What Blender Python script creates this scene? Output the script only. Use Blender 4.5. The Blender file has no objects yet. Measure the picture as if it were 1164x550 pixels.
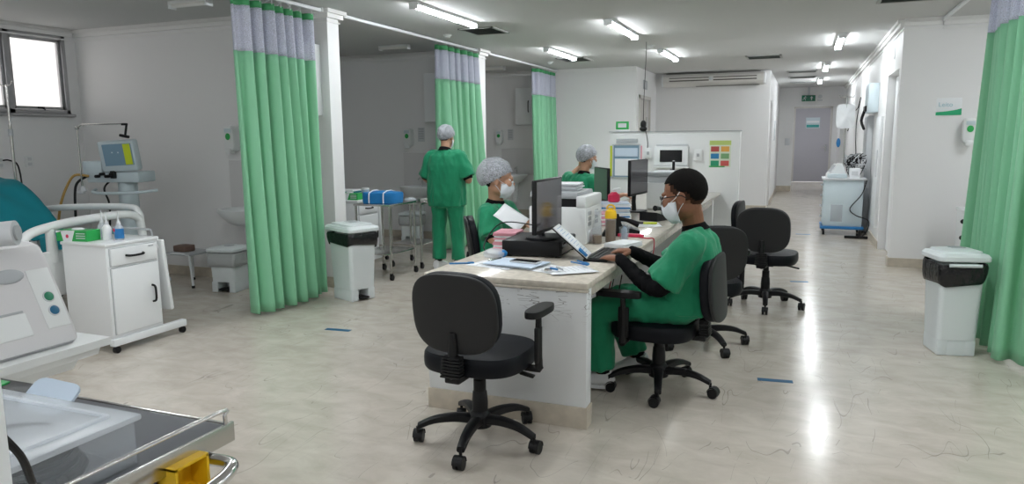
import bpy, bmesh, math, random
from mathutils import Vector, Matrix, noise, Euler
random.seed(7)
C = bpy.context.scene.collection
PI = math.pi
V = Vector
SC = bpy.context.scene

# ------------------------------------------------------------------ materials
def mat(name, col, rough=.5, metal=0., spec=.5, alpha=1., trans=0., bump=0., bscale=60., var=0., vscale=4., emit=None, sheen=0., coat=0.):
    m = bpy.data.materials.new(name); m.use_nodes = True
    nt = m.node_tree; b = nt.nodes['Principled BSDF']
    b.inputs['Base Color'].default_value = (*col, 1)
    b.inputs['Roughness'].default_value = rough
    b.inputs['Metallic'].default_value = metal
    b.inputs['Specular IOR Level'].default_value = spec
    b.inputs['Alpha'].default_value = alpha
    b.inputs['Transmission Weight'].default_value = trans
    b.inputs['Coat Weight'].default_value = coat
    if sheen: b.inputs['Sheen Weight'].default_value = sheen
    if emit:
        b.inputs['Emission Color'].default_value = (*emit[0], 1); b.inputs['Emission Strength'].default_value = emit[1]
    tc = nt.nodes.new('ShaderNodeTexCoord')
    if var > 0:
        n = nt.nodes.new('ShaderNodeTexNoise'); n.inputs['Scale'].default_value = vscale; n.inputs['Detail'].default_value = 5
        r = nt.nodes.new('ShaderNodeValToRGB')
        r.color_ramp.elements[0].position = .3; r.color_ramp.elements[1].position = .7
        r.color_ramp.elements[0].color = (*[c*(1-var) for c in col], 1)
        r.color_ramp.elements[1].color = (*[min(1, c*(1+var*.6)) for c in col], 1)
        nt.links.new(tc.outputs['Object'], n.inputs['Vector']); nt.links.new(n.outputs['Fac'], r.inputs['Fac'])
        nt.links.new(r.outputs['Color'], b.inputs['Base Color'])
    if bump > 0:
        n2 = nt.nodes.new('ShaderNodeTexNoise'); n2.inputs['Scale'].default_value = bscale; n2.inputs['Detail'].default_value = 3
        bp = nt.nodes.new('ShaderNodeBump'); bp.inputs['Strength'].default_value = bump; bp.inputs['Distance'].default_value = .01
        nt.links.new(tc.outputs['Object'], n2.inputs['Vector']); nt.links.new(n2.outputs['Fac'], bp.inputs['Height'])
        nt.links.new(bp.outputs['Normal'], b.inputs['Normal'])
    return m

def floor_mat():
    m = bpy.data.materials.new('vinyl_floor'); m.use_nodes = True
    nt = m.node_tree; b = nt.nodes['Principled BSDF']; L = nt.links.new
    tc = nt.nodes.new('ShaderNodeTexCoord')
    mp = nt.nodes.new('ShaderNodeMapping'); mp.inputs['Rotation'].default_value = (0, 0, .5); mp.inputs['Scale'].default_value = (1, 1.7, 1)
    L(tc.outputs['Object'], mp.inputs['Vector'])
    n1 = nt.nodes.new('ShaderNodeTexNoise'); n1.inputs['Scale'].default_value = 4.2; n1.inputs['Detail'].default_value = 10; n1.inputs['Distortion'].default_value = .5; n1.inputs['Roughness'].default_value = .62
    L(mp.outputs['Vector'], n1.inputs['Vector'])
    r = nt.nodes.new('ShaderNodeValToRGB'); e = r.color_ramp.elements
    e[0].position = .25; e[0].color = (.47, .42, .355, 1); e[1].position = .85; e[1].color = (.68, .63, .56, 1)
    L(n1.outputs['Fac'], r.inputs['Fac'])
    # scuffs: thin scratch lines
    cur = r.outputs['Color']
    for k, (rot, sc, th) in enumerate(((.4, 1.1, .0011), (1.3, .8, .0009), (2.3, 1.4, .0013), (-.3, 1.7, .0012))):
        mm = nt.nodes.new('ShaderNodeMapping'); mm.inputs['Rotation'].default_value = (0, 0, rot); mm.inputs['Scale'].default_value = (sc*1.6, sc*.35, 1); mm.inputs['Location'].default_value = (k*3.7, k*1.3, 0)
        L(tc.outputs['Object'], mm.inputs['Vector'])
        v = nt.nodes.new('ShaderNodeTexNoise'); v.inputs['Scale'].default_value = 1.7; v.inputs['Detail'].default_value = 1.5
        L(mm.outputs['Vector'], v.inputs['Vector'])
        sb = nt.nodes.new('ShaderNodeMath'); sb.operation = 'SUBTRACT'; sb.inputs[1].default_value = .5; L(v.outputs['Fac'], sb.inputs[0])
        ab = nt.nodes.new('ShaderNodeMath'); ab.operation = 'ABSOLUTE'; L(sb.outputs[0], ab.inputs[0])
        lt = nt.nodes.new('ShaderNodeMath'); lt.operation = 'LESS_THAN'; lt.inputs[1].default_value = th
        L(ab.outputs[0], lt.inputs[0])
        nn = nt.nodes.new('ShaderNodeTexNoise'); nn.inputs['Scale'].default_value = 2.3 + k*.4; nn.inputs['Detail'].default_value = 2
        mo = nt.nodes.new('ShaderNodeMapping'); mo.inputs['Location'].default_value = (k*5, 2, 0); L(tc.outputs['Object'], mo.inputs['Vector']); L(mo.outputs['Vector'], nn.inputs['Vector'])
        gt = nt.nodes.new('ShaderNodeMath'); gt.operation = 'GREATER_THAN'; gt.inputs[1].default_value = .54
        L(nn.outputs['Fac'], gt.inputs[0])
        mu = nt.nodes.new('ShaderNodeMath'); mu.operation = 'MULTIPLY'; L(lt.outputs[0], mu.inputs[0]); L(gt.outputs[0], mu.inputs[1])
        m2 = nt.nodes.new('ShaderNodeMath'); m2.operation = 'MULTIPLY'; L(mu.outputs[0], m2.inputs[0]); m2.inputs[1].default_value = .42
        mx = nt.nodes.new('ShaderNodeMix'); mx.data_type = 'RGBA'; L(m2.outputs[0], mx.inputs['Factor']); L(cur, mx.inputs['A'])
        mx.inputs['B'].default_value = (.16, .14, .125, 1); cur = mx.outputs['Result']
    L(cur, b.inputs['Base Color'])
    n3 = nt.nodes.new('ShaderNodeTexNoise'); n3.inputs['Scale'].default_value = 14; n3.inputs['Detail'].default_value = 6; L(tc.outputs['Object'], n3.inputs['Vector'])
    mr = nt.nodes.new('ShaderNodeMapRange'); mr.inputs['To Min'].default_value = .165; mr.inputs['To Max'].default_value = .205; L(n3.outputs['Fac'], mr.inputs['Value']); L(mr.outputs[0], b.inputs['Roughness'])
    n4 = nt.nodes.new('ShaderNodeTexNoise'); n4.inputs['Scale'].default_value = 7; n4.inputs['Detail'].default_value = 2; L(tc.outputs['Object'], n4.inputs['Vector'])
    bp = nt.nodes.new('ShaderNodeBump'); bp.inputs['Strength'].default_value = .07; bp.inputs['Distance'].default_value = .01; L(n4.outputs['Fac'], bp.inputs['Height']); L(bp.outputs['Normal'], b.inputs['Normal'])
    b.inputs['Specular IOR Level'].default_value = .45
    return m

def net_mat(name, col, scale, hole, amin=.25, amax=.95):
    m = mat(name, col, .7); nt = m.node_tree; b = nt.nodes['Principled BSDF']
    tc = nt.nodes.new('ShaderNodeTexCoord'); v = nt.nodes.new('ShaderNodeTexVoronoi'); v.feature = 'DISTANCE_TO_EDGE'; v.inputs['Scale'].default_value = scale
    nt.links.new(tc.outputs['Object'], v.inputs['Vector'])
    mr = nt.nodes.new('ShaderNodeMapRange'); mr.inputs['From Min'].default_value = hole; mr.inputs['From Max'].default_value = hole*2
    mr.inputs['To Min'].default_value = amax; mr.inputs['To Max'].default_value = amin
    nt.links.new(v.outputs['Distance'], mr.inputs['Value']); nt.links.new(mr.outputs[0], b.inputs['Alpha'])
    return m

M = {}
M['floor'] = floor_mat()
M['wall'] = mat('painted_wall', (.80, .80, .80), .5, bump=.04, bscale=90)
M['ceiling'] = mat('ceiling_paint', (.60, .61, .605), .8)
M['base'] = mat('stone_baseboard', (.56, .50, .41), .35, var=.14, vscale=12)
M['trimw'] = mat('cornice_paint', (.80, .80, .79), .6)
M['white'] = mat('white_enamel', (.80, .82, .83), .3)
M['whiteplastic'] = mat('white_plastic', (.78, .80, .80), .38)
M['binplastic'] = mat('bin_plastic', (.74, .79, .80), .42)
M['greyplastic'] = mat('grey_plastic', (.42, .44, .46), .45)
M['ltgrey'] = mat('light_grey_plastic', (.60, .62, .64), .45)
M['black'] = mat('black_plastic', (.007, .007, .008), .45, spec=.3)
M['blackgloss'] = mat('black_gloss', (.01, .01, .012), .12)
M['fabric'] = mat('black_vinyl_fabric', (.005, .006, .009), .5, spec=.18, bump=.1, bscale=400)
M['shell'] = mat('backrest_shell', (.022, .022, .023), .5, spec=.3)
M['steel'] = mat('brushed_steel', (.55, .54, .52), .25, metal=1)
M['chrome'] = mat('chrome', (.7, .7, .7), .12, metal=1)
M['alum'] = mat('aluminium', (.42, .42, .43), .35, metal=.8)
M['curtain'] = mat('curtain_green', (.235, .56, .335), .65, bump=.05, bscale=300, sheen=.1)
M['curtainhead'] = mat('curtain_header_green', (.05, .30, .11), .6)
M['net'] = net_mat('curtain_net', (.62, .64, .76), 170, .10, .30, .85)
M['scrub'] = mat('scrub_green', (.0, .235, .105), .75, bump=.25, bscale=45, var=.07, vscale=9, sheen=.15)
M['blackcloth'] = mat('black_undershirt', (.005, .005, .006), .85, spec=.15)
M['skin'] = mat('skin_brown', (.25, .105, .055), .5, var=.08, vscale=30)
M['skinlight'] = mat('skin_tan', (.50, .27, .17), .5, var=.06, vscale=30)
M['hair'] = mat('hair_black', (.006, .005, .0045), .85, spec=.15, bump=.6, bscale=260)
M['hairfade'] = mat('hair_fade', (.055, .027, .016), .85, spec=.15, bump=.6, bscale=300)
M['cap'] = net_mat('hair_net', (.50, .52, .56), 120, .06, .30, .85)
M['mask'] = mat('mask_fabric', (.72, .76, .80), .7)
M['granite'] = mat('granite_top', (.68, .625, .54), .10, var=.16, vscale=30)
M['deskwhite'] = mat('desk_panel_white', (.80, .81, .81), .4)
M['scuffed'] = None
M['paper'] = mat('paper', (.82, .84, .86), .7)
M['paperblue'] = mat('paper_bluish', (.58, .68, .80), .7)
M['pink'] = mat('pink_paper', (.75, .35, .42), .7)
M['red'] = mat('red_plastic', (.62, .02, .08), .4)
M['yellow'] = mat('yellow_plastic', (.85, .52, .01), .4)
M['blue'] = mat('blue_plastic', (.02, .18, .45), .4)
M['bluecloth'] = mat('blue_wrap_cloth', (.01, .19, .50), .8, bump=.3, bscale=30)
M['teal'] = mat('teal_sheet', (.0, .19, .235), .85, bump=.3, bscale=14)
M['tealplastic'] = mat('pale_teal_plastic', (.56, .65, .69), .4)
M['green'] = mat('green_print', (.02, .38, .08), .45)
M['tube'] = mat('tube_diffuser', (1, 1, 1), .5, emit=((.93, .97, 1.0), 26))
M['off'] = mat('unlit_diffuser', (.78, .78, .76), .5)
M['vent'] = mat('vent_grille', (.16, .18, .17), .5)
M['ventframe'] = mat('vent_frame', (.40, .41, .40), .5)
M['acbody'] = mat('air_conditioner_white', (.70, .685, .655), .4)
M['acdark'] = mat('air_slot_dark', (.12, .11, .10), .6)
M['screen'] = mat('monitor_screen', (.075, .065, .075), .12, spec=.8)
M['screenblue'] = mat('ventilator_display', (.20, .32, .42), .3)
M['screenyellow'] = mat('display_yellow', (.62, .72, .03), .4)
M['door'] = mat('door_lilac_grey', (.43, .42, .46), .5)
M['doorbeige'] = mat('door_beige', (.60, .58, .55), .5)
M['frosted'] = None
M['bag'] = mat('black_bag', (.008, .008, .010), .22, bump=1., bscale=22)
M['clearbag'] = mat('clear_bag', (.62, .64, .64), .3, alpha=.55, bump=1., bscale=22)
M['tape'] = mat('blue_floor_tape', (.0, .10, .22), .5)
M['clear'] = mat('clear_plastic', (.74, .80, .86), .12, alpha=.15, spec=.6)
M['clearlid'] = mat('clear_lid', (.80, .85, .90), .25, alpha=.42, spec=.6)
M['glassy'] = mat('frosted_cup', (.45, .62, .78), .15, alpha=.5)
M['brownliquid'] = mat('brown_drink', (.16, .09, .03), .3)
M['redcable'] = mat('red_cable', (.45, .01, .04), .4)
M['graymat'] = mat('dark_rubber_mat', (.075, .08, .09), .55)
M['beigetube'] = mat('ochre_hose', (.42, .26, .07), .5)
M['white_sole'] = mat('shoe_white', (.7, .7, .7), .5)
M['tile'] = mat('tile_panel', (.70, .69, .69), .2)
M['alarm'] = mat('defibrillator_casing', (.66, .65, .66), .42)
M['lens'] = mat('lens_dark', (.12, .14, .16), .15)
def _frost():
    m = bpy.data.materials.new('frosted_glass'); m.use_nodes = True; nt = m.node_tree
    b = nt.nodes['Principled BSDF']; b.inputs['Base Color'].default_value = (1, .98, .97, 1); b.inputs['Roughness'].default_value = .6
    b.inputs['Transmission Weight'].default_value = 1.; b.inputs['IOR'].default_value = 1.05
    return m
M['frosted'] = _frost()
def _scuff():
    m = mat('scuffed_white_panel', (.78, .80, .81), .4); nt = m.node_tree; b = nt.nodes['Principled BSDF']; L = nt.links.new
    tc = nt.nodes.new('ShaderNodeTexCoord'); cur = None
    mp = nt.nodes.new('ShaderNodeMapping'); mp.inputs['Scale'].default_value = (1, 1, 5); mp.inputs['Rotation'].default_value = (0, .06, 0); L(tc.outputs['Object'], mp.inputs['Vector'])
    v = nt.nodes.new('ShaderNodeTexVoronoi'); v.feature = 'DISTANCE_TO_EDGE'; v.inputs['Scale'].default_value = 9; L(mp.outputs['Vector'], v.inputs['Vector'])
    lt = nt.nodes.new('ShaderNodeMath'); lt.operation = 'LESS_THAN'; lt.inputs[1].default_value = .02; L(v.outputs['Distance'], lt.inputs[0])
    sx = nt.nodes.new('ShaderNodeSeparateXYZ'); L(tc.outputs['Object'], sx.inputs[0])
    mr = nt.nodes.new('ShaderNodeMapRange'); mr.inputs['From Min'].default_value = .50; mr.inputs['From Max'].default_value = .66; L(sx.outputs['Z'], mr.inputs['Value'])
    mu = nt.nodes.new('ShaderNodeMath'); mu.operation = 'MULTIPLY'; L(lt.outputs[0], mu.inputs[0]); L(mr.outputs[0], mu.inputs[1])
    n = nt.nodes.new('ShaderNodeTexNoise'); n.inputs['Scale'].default_value = 9; L(tc.outputs['Object'], n.inputs['Vector'])
    g = nt.nodes.new('ShaderNodeMath'); g.operation = 'GREATER_THAN'; g.inputs[1].default_value = .5; L(n.outputs['Fac'], g.inputs[0])
    m2 = nt.nodes.new('ShaderNodeMath'); m2.operation = 'MULTIPLY'; L(mu.outputs[0], m2.inputs[0]); L(g.outputs[0], m2.inputs[1])
    mx = nt.nodes.new('ShaderNodeMix'); mx.data_type = 'RGBA'; L(m2.outputs[0], mx.inputs['Factor']); mx.inputs['A'].default_value = (.78, .80, .81, 1); mx.inputs['B'].default_value = (.25, .24, .23, 1)
    L(mx.outputs['Result'], b.inputs['Base Color'])
    return m
M['scuffed'] = _scuff()

# ------------------------------------------------------------------ mesh helpers
def mtx(loc=(0, 0, 0), rot=(0, 0, 0)):
    return Matrix.Translation(V(loc)) @ Euler(rot).to_matrix().to_4x4()

class MB:
    def __init__(s): s.v = []; s.f = []; s.m = []; s.mi = 0; s.mats = []
    def use(s, m):
        if m not in s.mats: s.mats.append(m)
        s.mi = s.mats.index(m); return s
    def add(s, vs, fs, M4=None):
        o = len(s.v)
        s.v += [(M4 @ V(p)) if M4 else V(p) for p in vs]
        s.f += [[o+i for i in f] for f in fs]; s.m += [s.mi]*len(fs); return s
    def box(s, c, d, rot=(0, 0, 0), bev=0., seg=2):
        bm = bmesh.new(); bmesh.ops.create_cube(bm, size=1)
        for v in bm.verts: v.co = V((v.co.x*d[0], v.co.y*d[1], v.co.z*d[2]))
        if bev > 0:
            bev = min(bev, min(d)*.49)
            bmesh.ops.bevel(bm, geom=list(bm.edges), offset=bev, segments=seg, affect='EDGES', profile=.5)
        bm.verts.index_update()
        s.add([v.co.copy() for v in bm.verts], [[v.index for v in f.verts] for f in bm.faces], mtx(c, rot)); bm.free(); return s
    def bb(s, x0, x1, y0, y1, z0, z1, bev=0.):
        return s.box(((x0+x1)/2, (y0+y1)/2, (z0+z1)/2), (abs(x1-x0), abs(y1-y0), abs(z1-z0)), bev=bev)
    def tube(s, pts, r, n=8, cap=True, smooth=0):
        pts = [V(p) for p in pts]
        if smooth: pts = crom(pts, smooth)
        N = len(pts); rs = r if isinstance(r, (list, tuple)) else [r]*N
        if len(rs) != N: rs = [interp(rs, i/(N-1)) for i in range(N)]
        vs, fs = [], []; u = None
        for i, p in enumerate(pts):
            t = (pts[min(i+1, N-1)]-pts[max(i-1, 0)]).normalized()
            if u is None: u = t.orthogonal().normalized()
            u = (u - t*u.dot(t)); u = u.normalized() if u.length > 1e-6 else t.orthogonal().normalized()
            w = t.cross(u)
            for k in range(n):
                a = 2*PI*k/n; vs.append(p + (u*math.cos(a)+w*math.sin(a))*rs[i])
        for i in range(N-1):
            for k in range(n):
                fs.append([i*n+k, i*n+(k+1) % n, (i+1)*n+(k+1) % n, (i+1)*n+k])
        if cap: fs.append([k for k in range(n)][::-1]); fs.append([(N-1)*n+k for k in range(n)])
        return s.add(vs, fs)
    def cyl(s, a, b, r, n=16): return s.tube([a, b], r, n)
    def lathe(s, prof, n=24, M4=None):
        vs, fs = [], []; P = len(prof)
        for r, z in prof:
            for k in range(n):
                a = 2*PI*k/n; vs.append(V((r*math.cos(a), r*math.sin(a), z)))
        for i in range(P-1):
            for k in range(n): fs.append([i*n+k, i*n+(k+1) % n, (i+1)*n+(k+1) % n, (i+1)*n+k])
        fs.append([k for k in range(n)][::-1]); fs.append([(P-1)*n+k for k in range(n)])
        return s.add(vs, fs, M4)
    def ball(s, c, r, n=16, rot=None):
        r = (r, r, r) if not isinstance(r, (tuple, list)) else r
        vs, fs = [], []; m = n//2
        for i in range(m+1):
            th = PI*i/m
            for k in range(n):
                a = 2*PI*k/n; vs.append(V((r[0]*math.sin(th)*math.cos(a), r[1]*math.sin(th)*math.sin(a), r[2]*math.cos(th))))
        for i in range(m):
            for k in range(n): fs.append([i*n+k, (i+1)*n+k, (i+1)*n+(k+1) % n, i*n+(k+1) % n])
        M4 = Matrix.Translation(V(c)) @ (rot if rot is not None else Matrix.Identity(4))
        return s.add(vs, fs, M4)
    def prism(s, poly, t, M4=None):   # polygon in XY extruded along Z by t
        n = len(poly); vs = [V((x, y, 0)) for x, y in poly]+[V((x, y, t)) for x, y in poly]
        fs = [list(range(n))[::-1], list(range(n, 2*n))]+[[i, (i+1) % n, n+(i+1) % n, n+i] for i in range(n)]
        return s.add(vs, fs, M4)
    def loft(s, rings, close=True):
        n = len(rings[0]); vs = [V(p) for r in rings for p in r]; fs = []
        for i in range(len(rings)-1):
            for k in range(n): fs.append([i*n+k, i*n+(k+1) % n, (i+1)*n+(k+1) % n, (i+1)*n+k])
        if close: fs.append(list(range(n))[::-1]); fs.append([(len(rings)-1)*n+k for k in range(n)])
        return s.add(vs, fs)
    def sbox(s, w, h, t, e=4, bend=0., crown=0., n=40, M4=None, edge=.012):   # rounded cushion, outline superellipse in XY, thickness Z
        rings = []
        prof = [(.80, -.5), (.93, -.48), (.985, -.35), (1, -.12), (1, .12), (.985, .35), (.93, .48), (.80, .5)]
        def pt(k, q, z):
            a = 2*PI*k/n; c, sn = math.cos(a), math.sin(a)
            x = w/2*math.copysign(abs(c)**(2/e), c); y = h/2*math.copysign(abs(sn)**(2/e), sn)
            ix = max(0, abs(x)-(1-q)*min(w, h)*.25)*math.copysign(1, x); iy = max(0, abs(y)-(1-q)*min(w, h)*.25)*math.copysign(1, y)
            return ix, iy, z*t
        for q, z in prof: rings.append([pt(k, q, z) for k in range(n)])
        # inner fill rings for bend
        bot = [[(x*f, y*f, -t/2) for x, y, z in rings[0]] for f in (.05, .35, .7)]
        top = [[(x*f, y*f, t/2+crown*(1-f*f)) for x, y, z in rings[-1]] for f in (.7, .35, .05)]
        rings = bot+rings+top
        rings = [[(x, y, z+bend*x*x) for x, y, z in r] for r in rings]
        if M4 is not None: rings = [[M4 @ V(p) for p in r] for r in rings]
        return s.loft(rings)
    def build(s, name, m=None, parent=None, smooth=True, loc=None, rot=0, ang=38):
        me = bpy.data.meshes.new(name); me.from_pydata([tuple(v) for v in s.v], [], s.f)
        if s.mats:
            for q in s.mats: me.materials.append(q)
            for p, i in zip(me.polygons, s.m): p.material_index = i
        elif m: me.materials.append(m)
        me.validate()
        bm = bmesh.new(); bm.from_mesh(me); bmesh.ops.recalc_face_normals(bm, faces=bm.faces); bm.to_mesh(me); bm.free()
        if smooth:
            me.polygons.foreach_set('use_smooth', [True]*len(me.polygons)); me.set_sharp_from_angle(angle=math.radians(ang))
        o = bpy.data.objects.new(name, me); C.objects.link(o)
        if parent: o.parent = parent
        if loc is not None: o.location = loc; o.rotation_euler = (0, 0, rot)
        return o

def interp(a, t):
    x = t*(len(a)-1); i = min(int(x), len(a)-2); return a[i]*(1-(x-i))+a[i+1]*(x-i)
def crom(pts, k):
    out = []; n = len(pts)
    for i in range(n-1):
        p0, p1, p2, p3 = pts[max(i-1, 0)], pts[i], pts[i+1], pts[min(i+2, n-1)]
        for j in range(k):
            t = j/k
            out.append(.5*((2*p1)+(p2-p0)*t+(2*p0-5*p1+4*p2-p3)*t*t+(3*p1-p0-3*p2+p3)*t**3))
    out.append(pts[-1]); return out

def tag(o, label=None, cat=None, group=None, kind=None):
    if label: o['label'] = label
    if cat: o['category'] = cat
    if group: o['group'] = group
    if kind: o['kind'] = kind
    return o
def thing(name, label, cat, loc=(0, 0, 0), rz=0, group=None):
    o = bpy.data.objects.new(name, None); C.objects.link(o); o.empty_display_size = .1
    o.location = loc; o.rotation_euler = (0, 0, rz); return tag(o, label, cat, group)
def struct(name, mb, m=None, label=None, cat=None):
    o = mb.build(name, m, smooth=False); o['kind'] = 'structure'
    if label: tag(o, label, cat)
    return o
def tree(o, loc=None, rz=None, label=None, group=None, parent=None, skip=()):
    c = o.copy(); C.objects.link(c)
    if parent: c.parent = parent
    for ch in list(o.children):
        if ch.name.split('.')[0] in skip: continue
        tree(ch, parent=c)
    if loc is not None: c.location = loc
    if rz is not None: c.rotation_euler = (0, 0, rz)
    if label: c['label'] = label
    if group: c['group'] = group
    return c
B = MB

# ------------------------------------------------------------------ camera
cam = bpy.data.cameras.new('camera'); co = bpy.data.objects.new('camera', cam); C.objects.link(co); SC.camera = co
yaw, pit, rol, F = 21.88, 8.241, -.466, 821.02
yr, pr, rr = map(math.radians, (yaw, pit, rol))
fw = V((-math.sin(yr)*math.cos(pr), math.cos(yr)*math.cos(pr), -math.sin(pr)))
rt = V((math.cos(yr), math.sin(yr), 0)); up = rt.cross(fw)
r2 = rt*math.cos(rr)+up*math.sin(rr); u2 = up*math.cos(rr)-rt*math.sin(rr)
co.matrix_world = Matrix(((r2.x, u2.x, -fw.x, 0), (r2.y, u2.y, -fw.y, 0), (r2.z, u2.z, -fw.z, 1.45), (0, 0, 0, 1)))
cam.sensor_width = 36; cam.lens = F/1164*36; cam.clip_start = .05

# ------------------------------------------------------------------ room
H = 2.65
XL, YB, XRB = -7.55, -2.6, 4.6      # left window wall, wall behind, far side of the right bay
struct('floor', B().bb(XL-.15, XRB+.1, YB-.1, 25, -.1, 0), M['floor'])
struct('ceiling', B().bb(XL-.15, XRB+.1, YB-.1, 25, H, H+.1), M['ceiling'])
# left wall with window openings
wz0, wz1 = 1.74, 2.58
wins = [(3.06, 4.36), (4.44, 5.72)]
mb = B(); mb.bb(XL-.15, XL, YB, 12.8, 0, wz0).bb(XL-.15, XL, YB, 12.8, wz1, H)
mb.bb(XL-.15, XL, YB, 3.06, wz0, wz1).bb(XL-.15, XL, 4.36, 4.44, wz0, wz1).bb(XL-.15, XL, 5.72, 12.8, wz0, wz1)
struct('wall_left', mb, M['wall'])
for i, (a, b) in enumerate(wins):
    w = thing('window_%d' % (i+1), None, None, (XL, 0, 0)); w['kind'] = 'structure'
    fm = B(); t = .045
    for (y0, y1, z0, z1) in ((a, b, wz0, wz0+t), (a, b, wz1-t, wz1), (a, a+t, wz0, wz1), (b-t, b, wz0, wz1), ((a+b)/2-.03, (a+b)/2+.03, wz0, wz1)):
        fm.bb(-.07, .01, y0, y1, z0, z1, .004)
    fm.build('window_frame', M['alum'], w)
    for (y0, y1) in ((a+t, (a+b)/2-.03), ((a+b)/2+.03, b-t)):
        sm = B(); s_ = .035
        for (p, q, z0, z1) in ((y0, y1, wz0+t, wz0+t+s_), (y0, y1, wz1-t-s_, wz1-t), (y0, y0+s_, wz0+t, wz1-t), (y1-s_, y1, wz0+t, wz1-t)): sm.bb(-.05, -.015, p+.004, q-.004, z0+.003, z1-.003, .003)
        sm.build('window_sash', M['alum'], w)
        B().bb(-.035, -.031, y0+.03, y1-.03, wz0+t+.03, wz1-t-.03).build('window_pane', M['frosted'], w, smooth=False)
        ym = (y0+y1)/2
        B().box((0, ym, wz0+t+.02), (.02, .07, .018), bev=.004).tube([(.01, ym, wz0+t+.02), (.035, ym+.02, wz0+t-.005)], .008).build('window_latch', M['black'], w)
    B().bb(-.02, .05, a-.03, b+.03, wz0-.03, wz0, .004).build('window_sill', M['alum'], w)
# partitions between bays and the other walls
def wallbox(name, x0, x1, y0, y1, z0=0, z1=H, m='wall'): return struct(name, B().bb(x0, x1, y0, y1, z0, z1), M[m])
wallbox('wall_bay_near', XL, -4.2, 5.85, 6.03)
wallbox('wall_bay_middle', XL, -4.2, 9.28, 9.50)
wallbox('wall_far', XL, -2.75, 12.72, 12.87)
wallbox('wall_behind', XL-.15, XRB+.1, YB-.15, YB)
# side wall by the door, air conditioner wall
struct('wall_side', B().bb(-2.9, -2.75, 12.87, 12.98, 0, H).bb(-2.9, -2.75, 13.9, 14.55, 0, H).bb(-2.9, -2.75, 12.98, 13.9, 2.14, H), M['wall'])
wallbox('wall_back', -2.9, -.63, 14.55, 14.7)
struct('wall_corridor_left', B().bb(-.78, -.63, 14.7, 15.0, 0, H).bb(-.78, -.63, 16.0, 20.2, 0, H).bb(-.78, -.63, 15.0, 16.0, 2.12, H), M['wall'])
struct('wall_corridor_right', B().bb(.93, 1.08, 8.87, 9.05, 0, H).bb(.93, 1.08, 10.2, 24.6, 0, H).bb(.93, 1.08, 9.05, 10.2, 2.16, H).bb(1.08, 1.28, 8.87, 9.02, 0, H), M['wall'])
wallbox('wall_right_bay', 1.28, XRB, 8.93, 9.08)
wallbox('wall_right', XRB, XRB+.12, YB, 9.08)
struct('wall_end', B().bb(-.78, -.27, 20.2, 20.35, 0, H).bb(.83, 1.08, 20.2, 20.35, 0, H).bb(-.27, .83, 20.2, 20.35, 2.17, H), M['wall'])
struct('wall_lobby', B().bb(-.9, -.27, 24.4, 24.55, 0, H).bb(-.27, .93, 24.4, 24.55, 2.26, H).bb(.72, 1.08, 24.4, 24.55, 0, 2.26), M['wall'])
wallbox('wall_lobby_left', -1.0, -.9, 20.35, 24.55)
# doors
def door(name, panel, m, handle, knob=None, extra=None):
    d = thing(name, None, None); d['kind'] = 'structure'
    panel.build('door_panel', m, d, smooth=False); handle.build('door_handle', M['chrome'], d)
    if extra: extra.build('door_frame', M['doorbeige'], d, smooth=False)
    return d
door('door_1', B().bb(-.27, .72, 24.40, 24.45, .01, 2.26), M['door'], B().box((.62, 24.385, 1.05), (.03, .02, .2)).tube([(.62, 24.38, 1.08), (.62, 24.34, 1.08), (.5, 24.34, 1.08)], .012),
     extra=B().bb(-.33, -.27, 24.36, 24.40, 0, 2.31).bb(.72, .78, 24.36, 24.40, 0, 2.31).bb(-.33, .78, 24.36, 24.40, 2.26, 2.32))
door('door_2', B().bb(-2.84, -2.80, 13.0, 13.88, .01, 2.12), M['doorbeige'], B().tube([(-2.8, 13.80, 1.05), (-2.75, 13.80, 1.05), (-2.75, 13.68, 1.05)], .012).box((-2.79, 13.86, 1.75), (.02, .03, .12)),
     extra=B().bb(-2.76, -2.73, 12.93, 12.99, 0, 2.18).bb(-2.76, -2.73, 13.88, 13.94, 0, 2.18).bb(-2.76, -2.73, 12.93, 13.94, 2.12, 2.18))
door('door_3', B().bb(-.74, -.70, 15.02, 15.98, .01, 2.1), M['doorbeige'], B().tube([(-.70, 15.12, 1.05), (-.65, 15.12, 1.05), (-.65, 15.24, 1.05)], .012))
door('door_4', B().bb(1.02, 1.06, 9.07, 10.18, .01, 2.14), M['white'], B().tube([(1.02, 9.16, 1.05), (.97, 9.16, 1.05), (.97, 9.28, 1.05)], .012))
# baseboards
def bbd(name, *bs):
    mb = B()
    for q in bs: mb.bb(*q)
    return struct(name, mb, M['base'])
h = .10; t = .012
bbd('baseboard_near', (XL, -4.2+t, 5.85-t, 5.85, 0, h), (-4.2, -4.2+t, 5.85, 6.03, 0, h), (XL, -4.2+t, 6.03, 6.03+t, 0, h))
bbd('baseboard_middle', (XL, -4.2+t, 9.28-t, 9.28, 0, h), (-4.2, -4.2+t, 9.28, 9.5, 0, h))
bbd('baseboard_left', (XL, XL+t, YB, 5.84, 0, h), (XL, XL+t, 6.05, 9.2, 0, h))
bbd('baseboard_far', (XL, -2.75, 12.72-t, 12.72, 0, h), (-2.75, -2.75+t, 12.72, 12.92, 0, h), (-2.75, -2.75+t, 13.95, 14.55, 0, h))
bbd('baseboard_back', (-2.75, -.63+t, 14.55-t, 14.55, 0, .12), (-.63, -.63+t, 14.55, 15.0, 0, h), (-.63, -.63+t, 16.0, 20.2, 0, h), (-.63, -.27, 20.2-t, 20.2, 0, .14))
bbd('baseboard_right', (.93-t, .93, 8.87, 9.05, 0, h), (.93-t, .93, 10.2, 20.2, 0, h), (.93-t, 1.28, 8.87-t, 8.87, 0, h), (1.28, XRB, 8.93-t, 8.93, 0, h))
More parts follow.
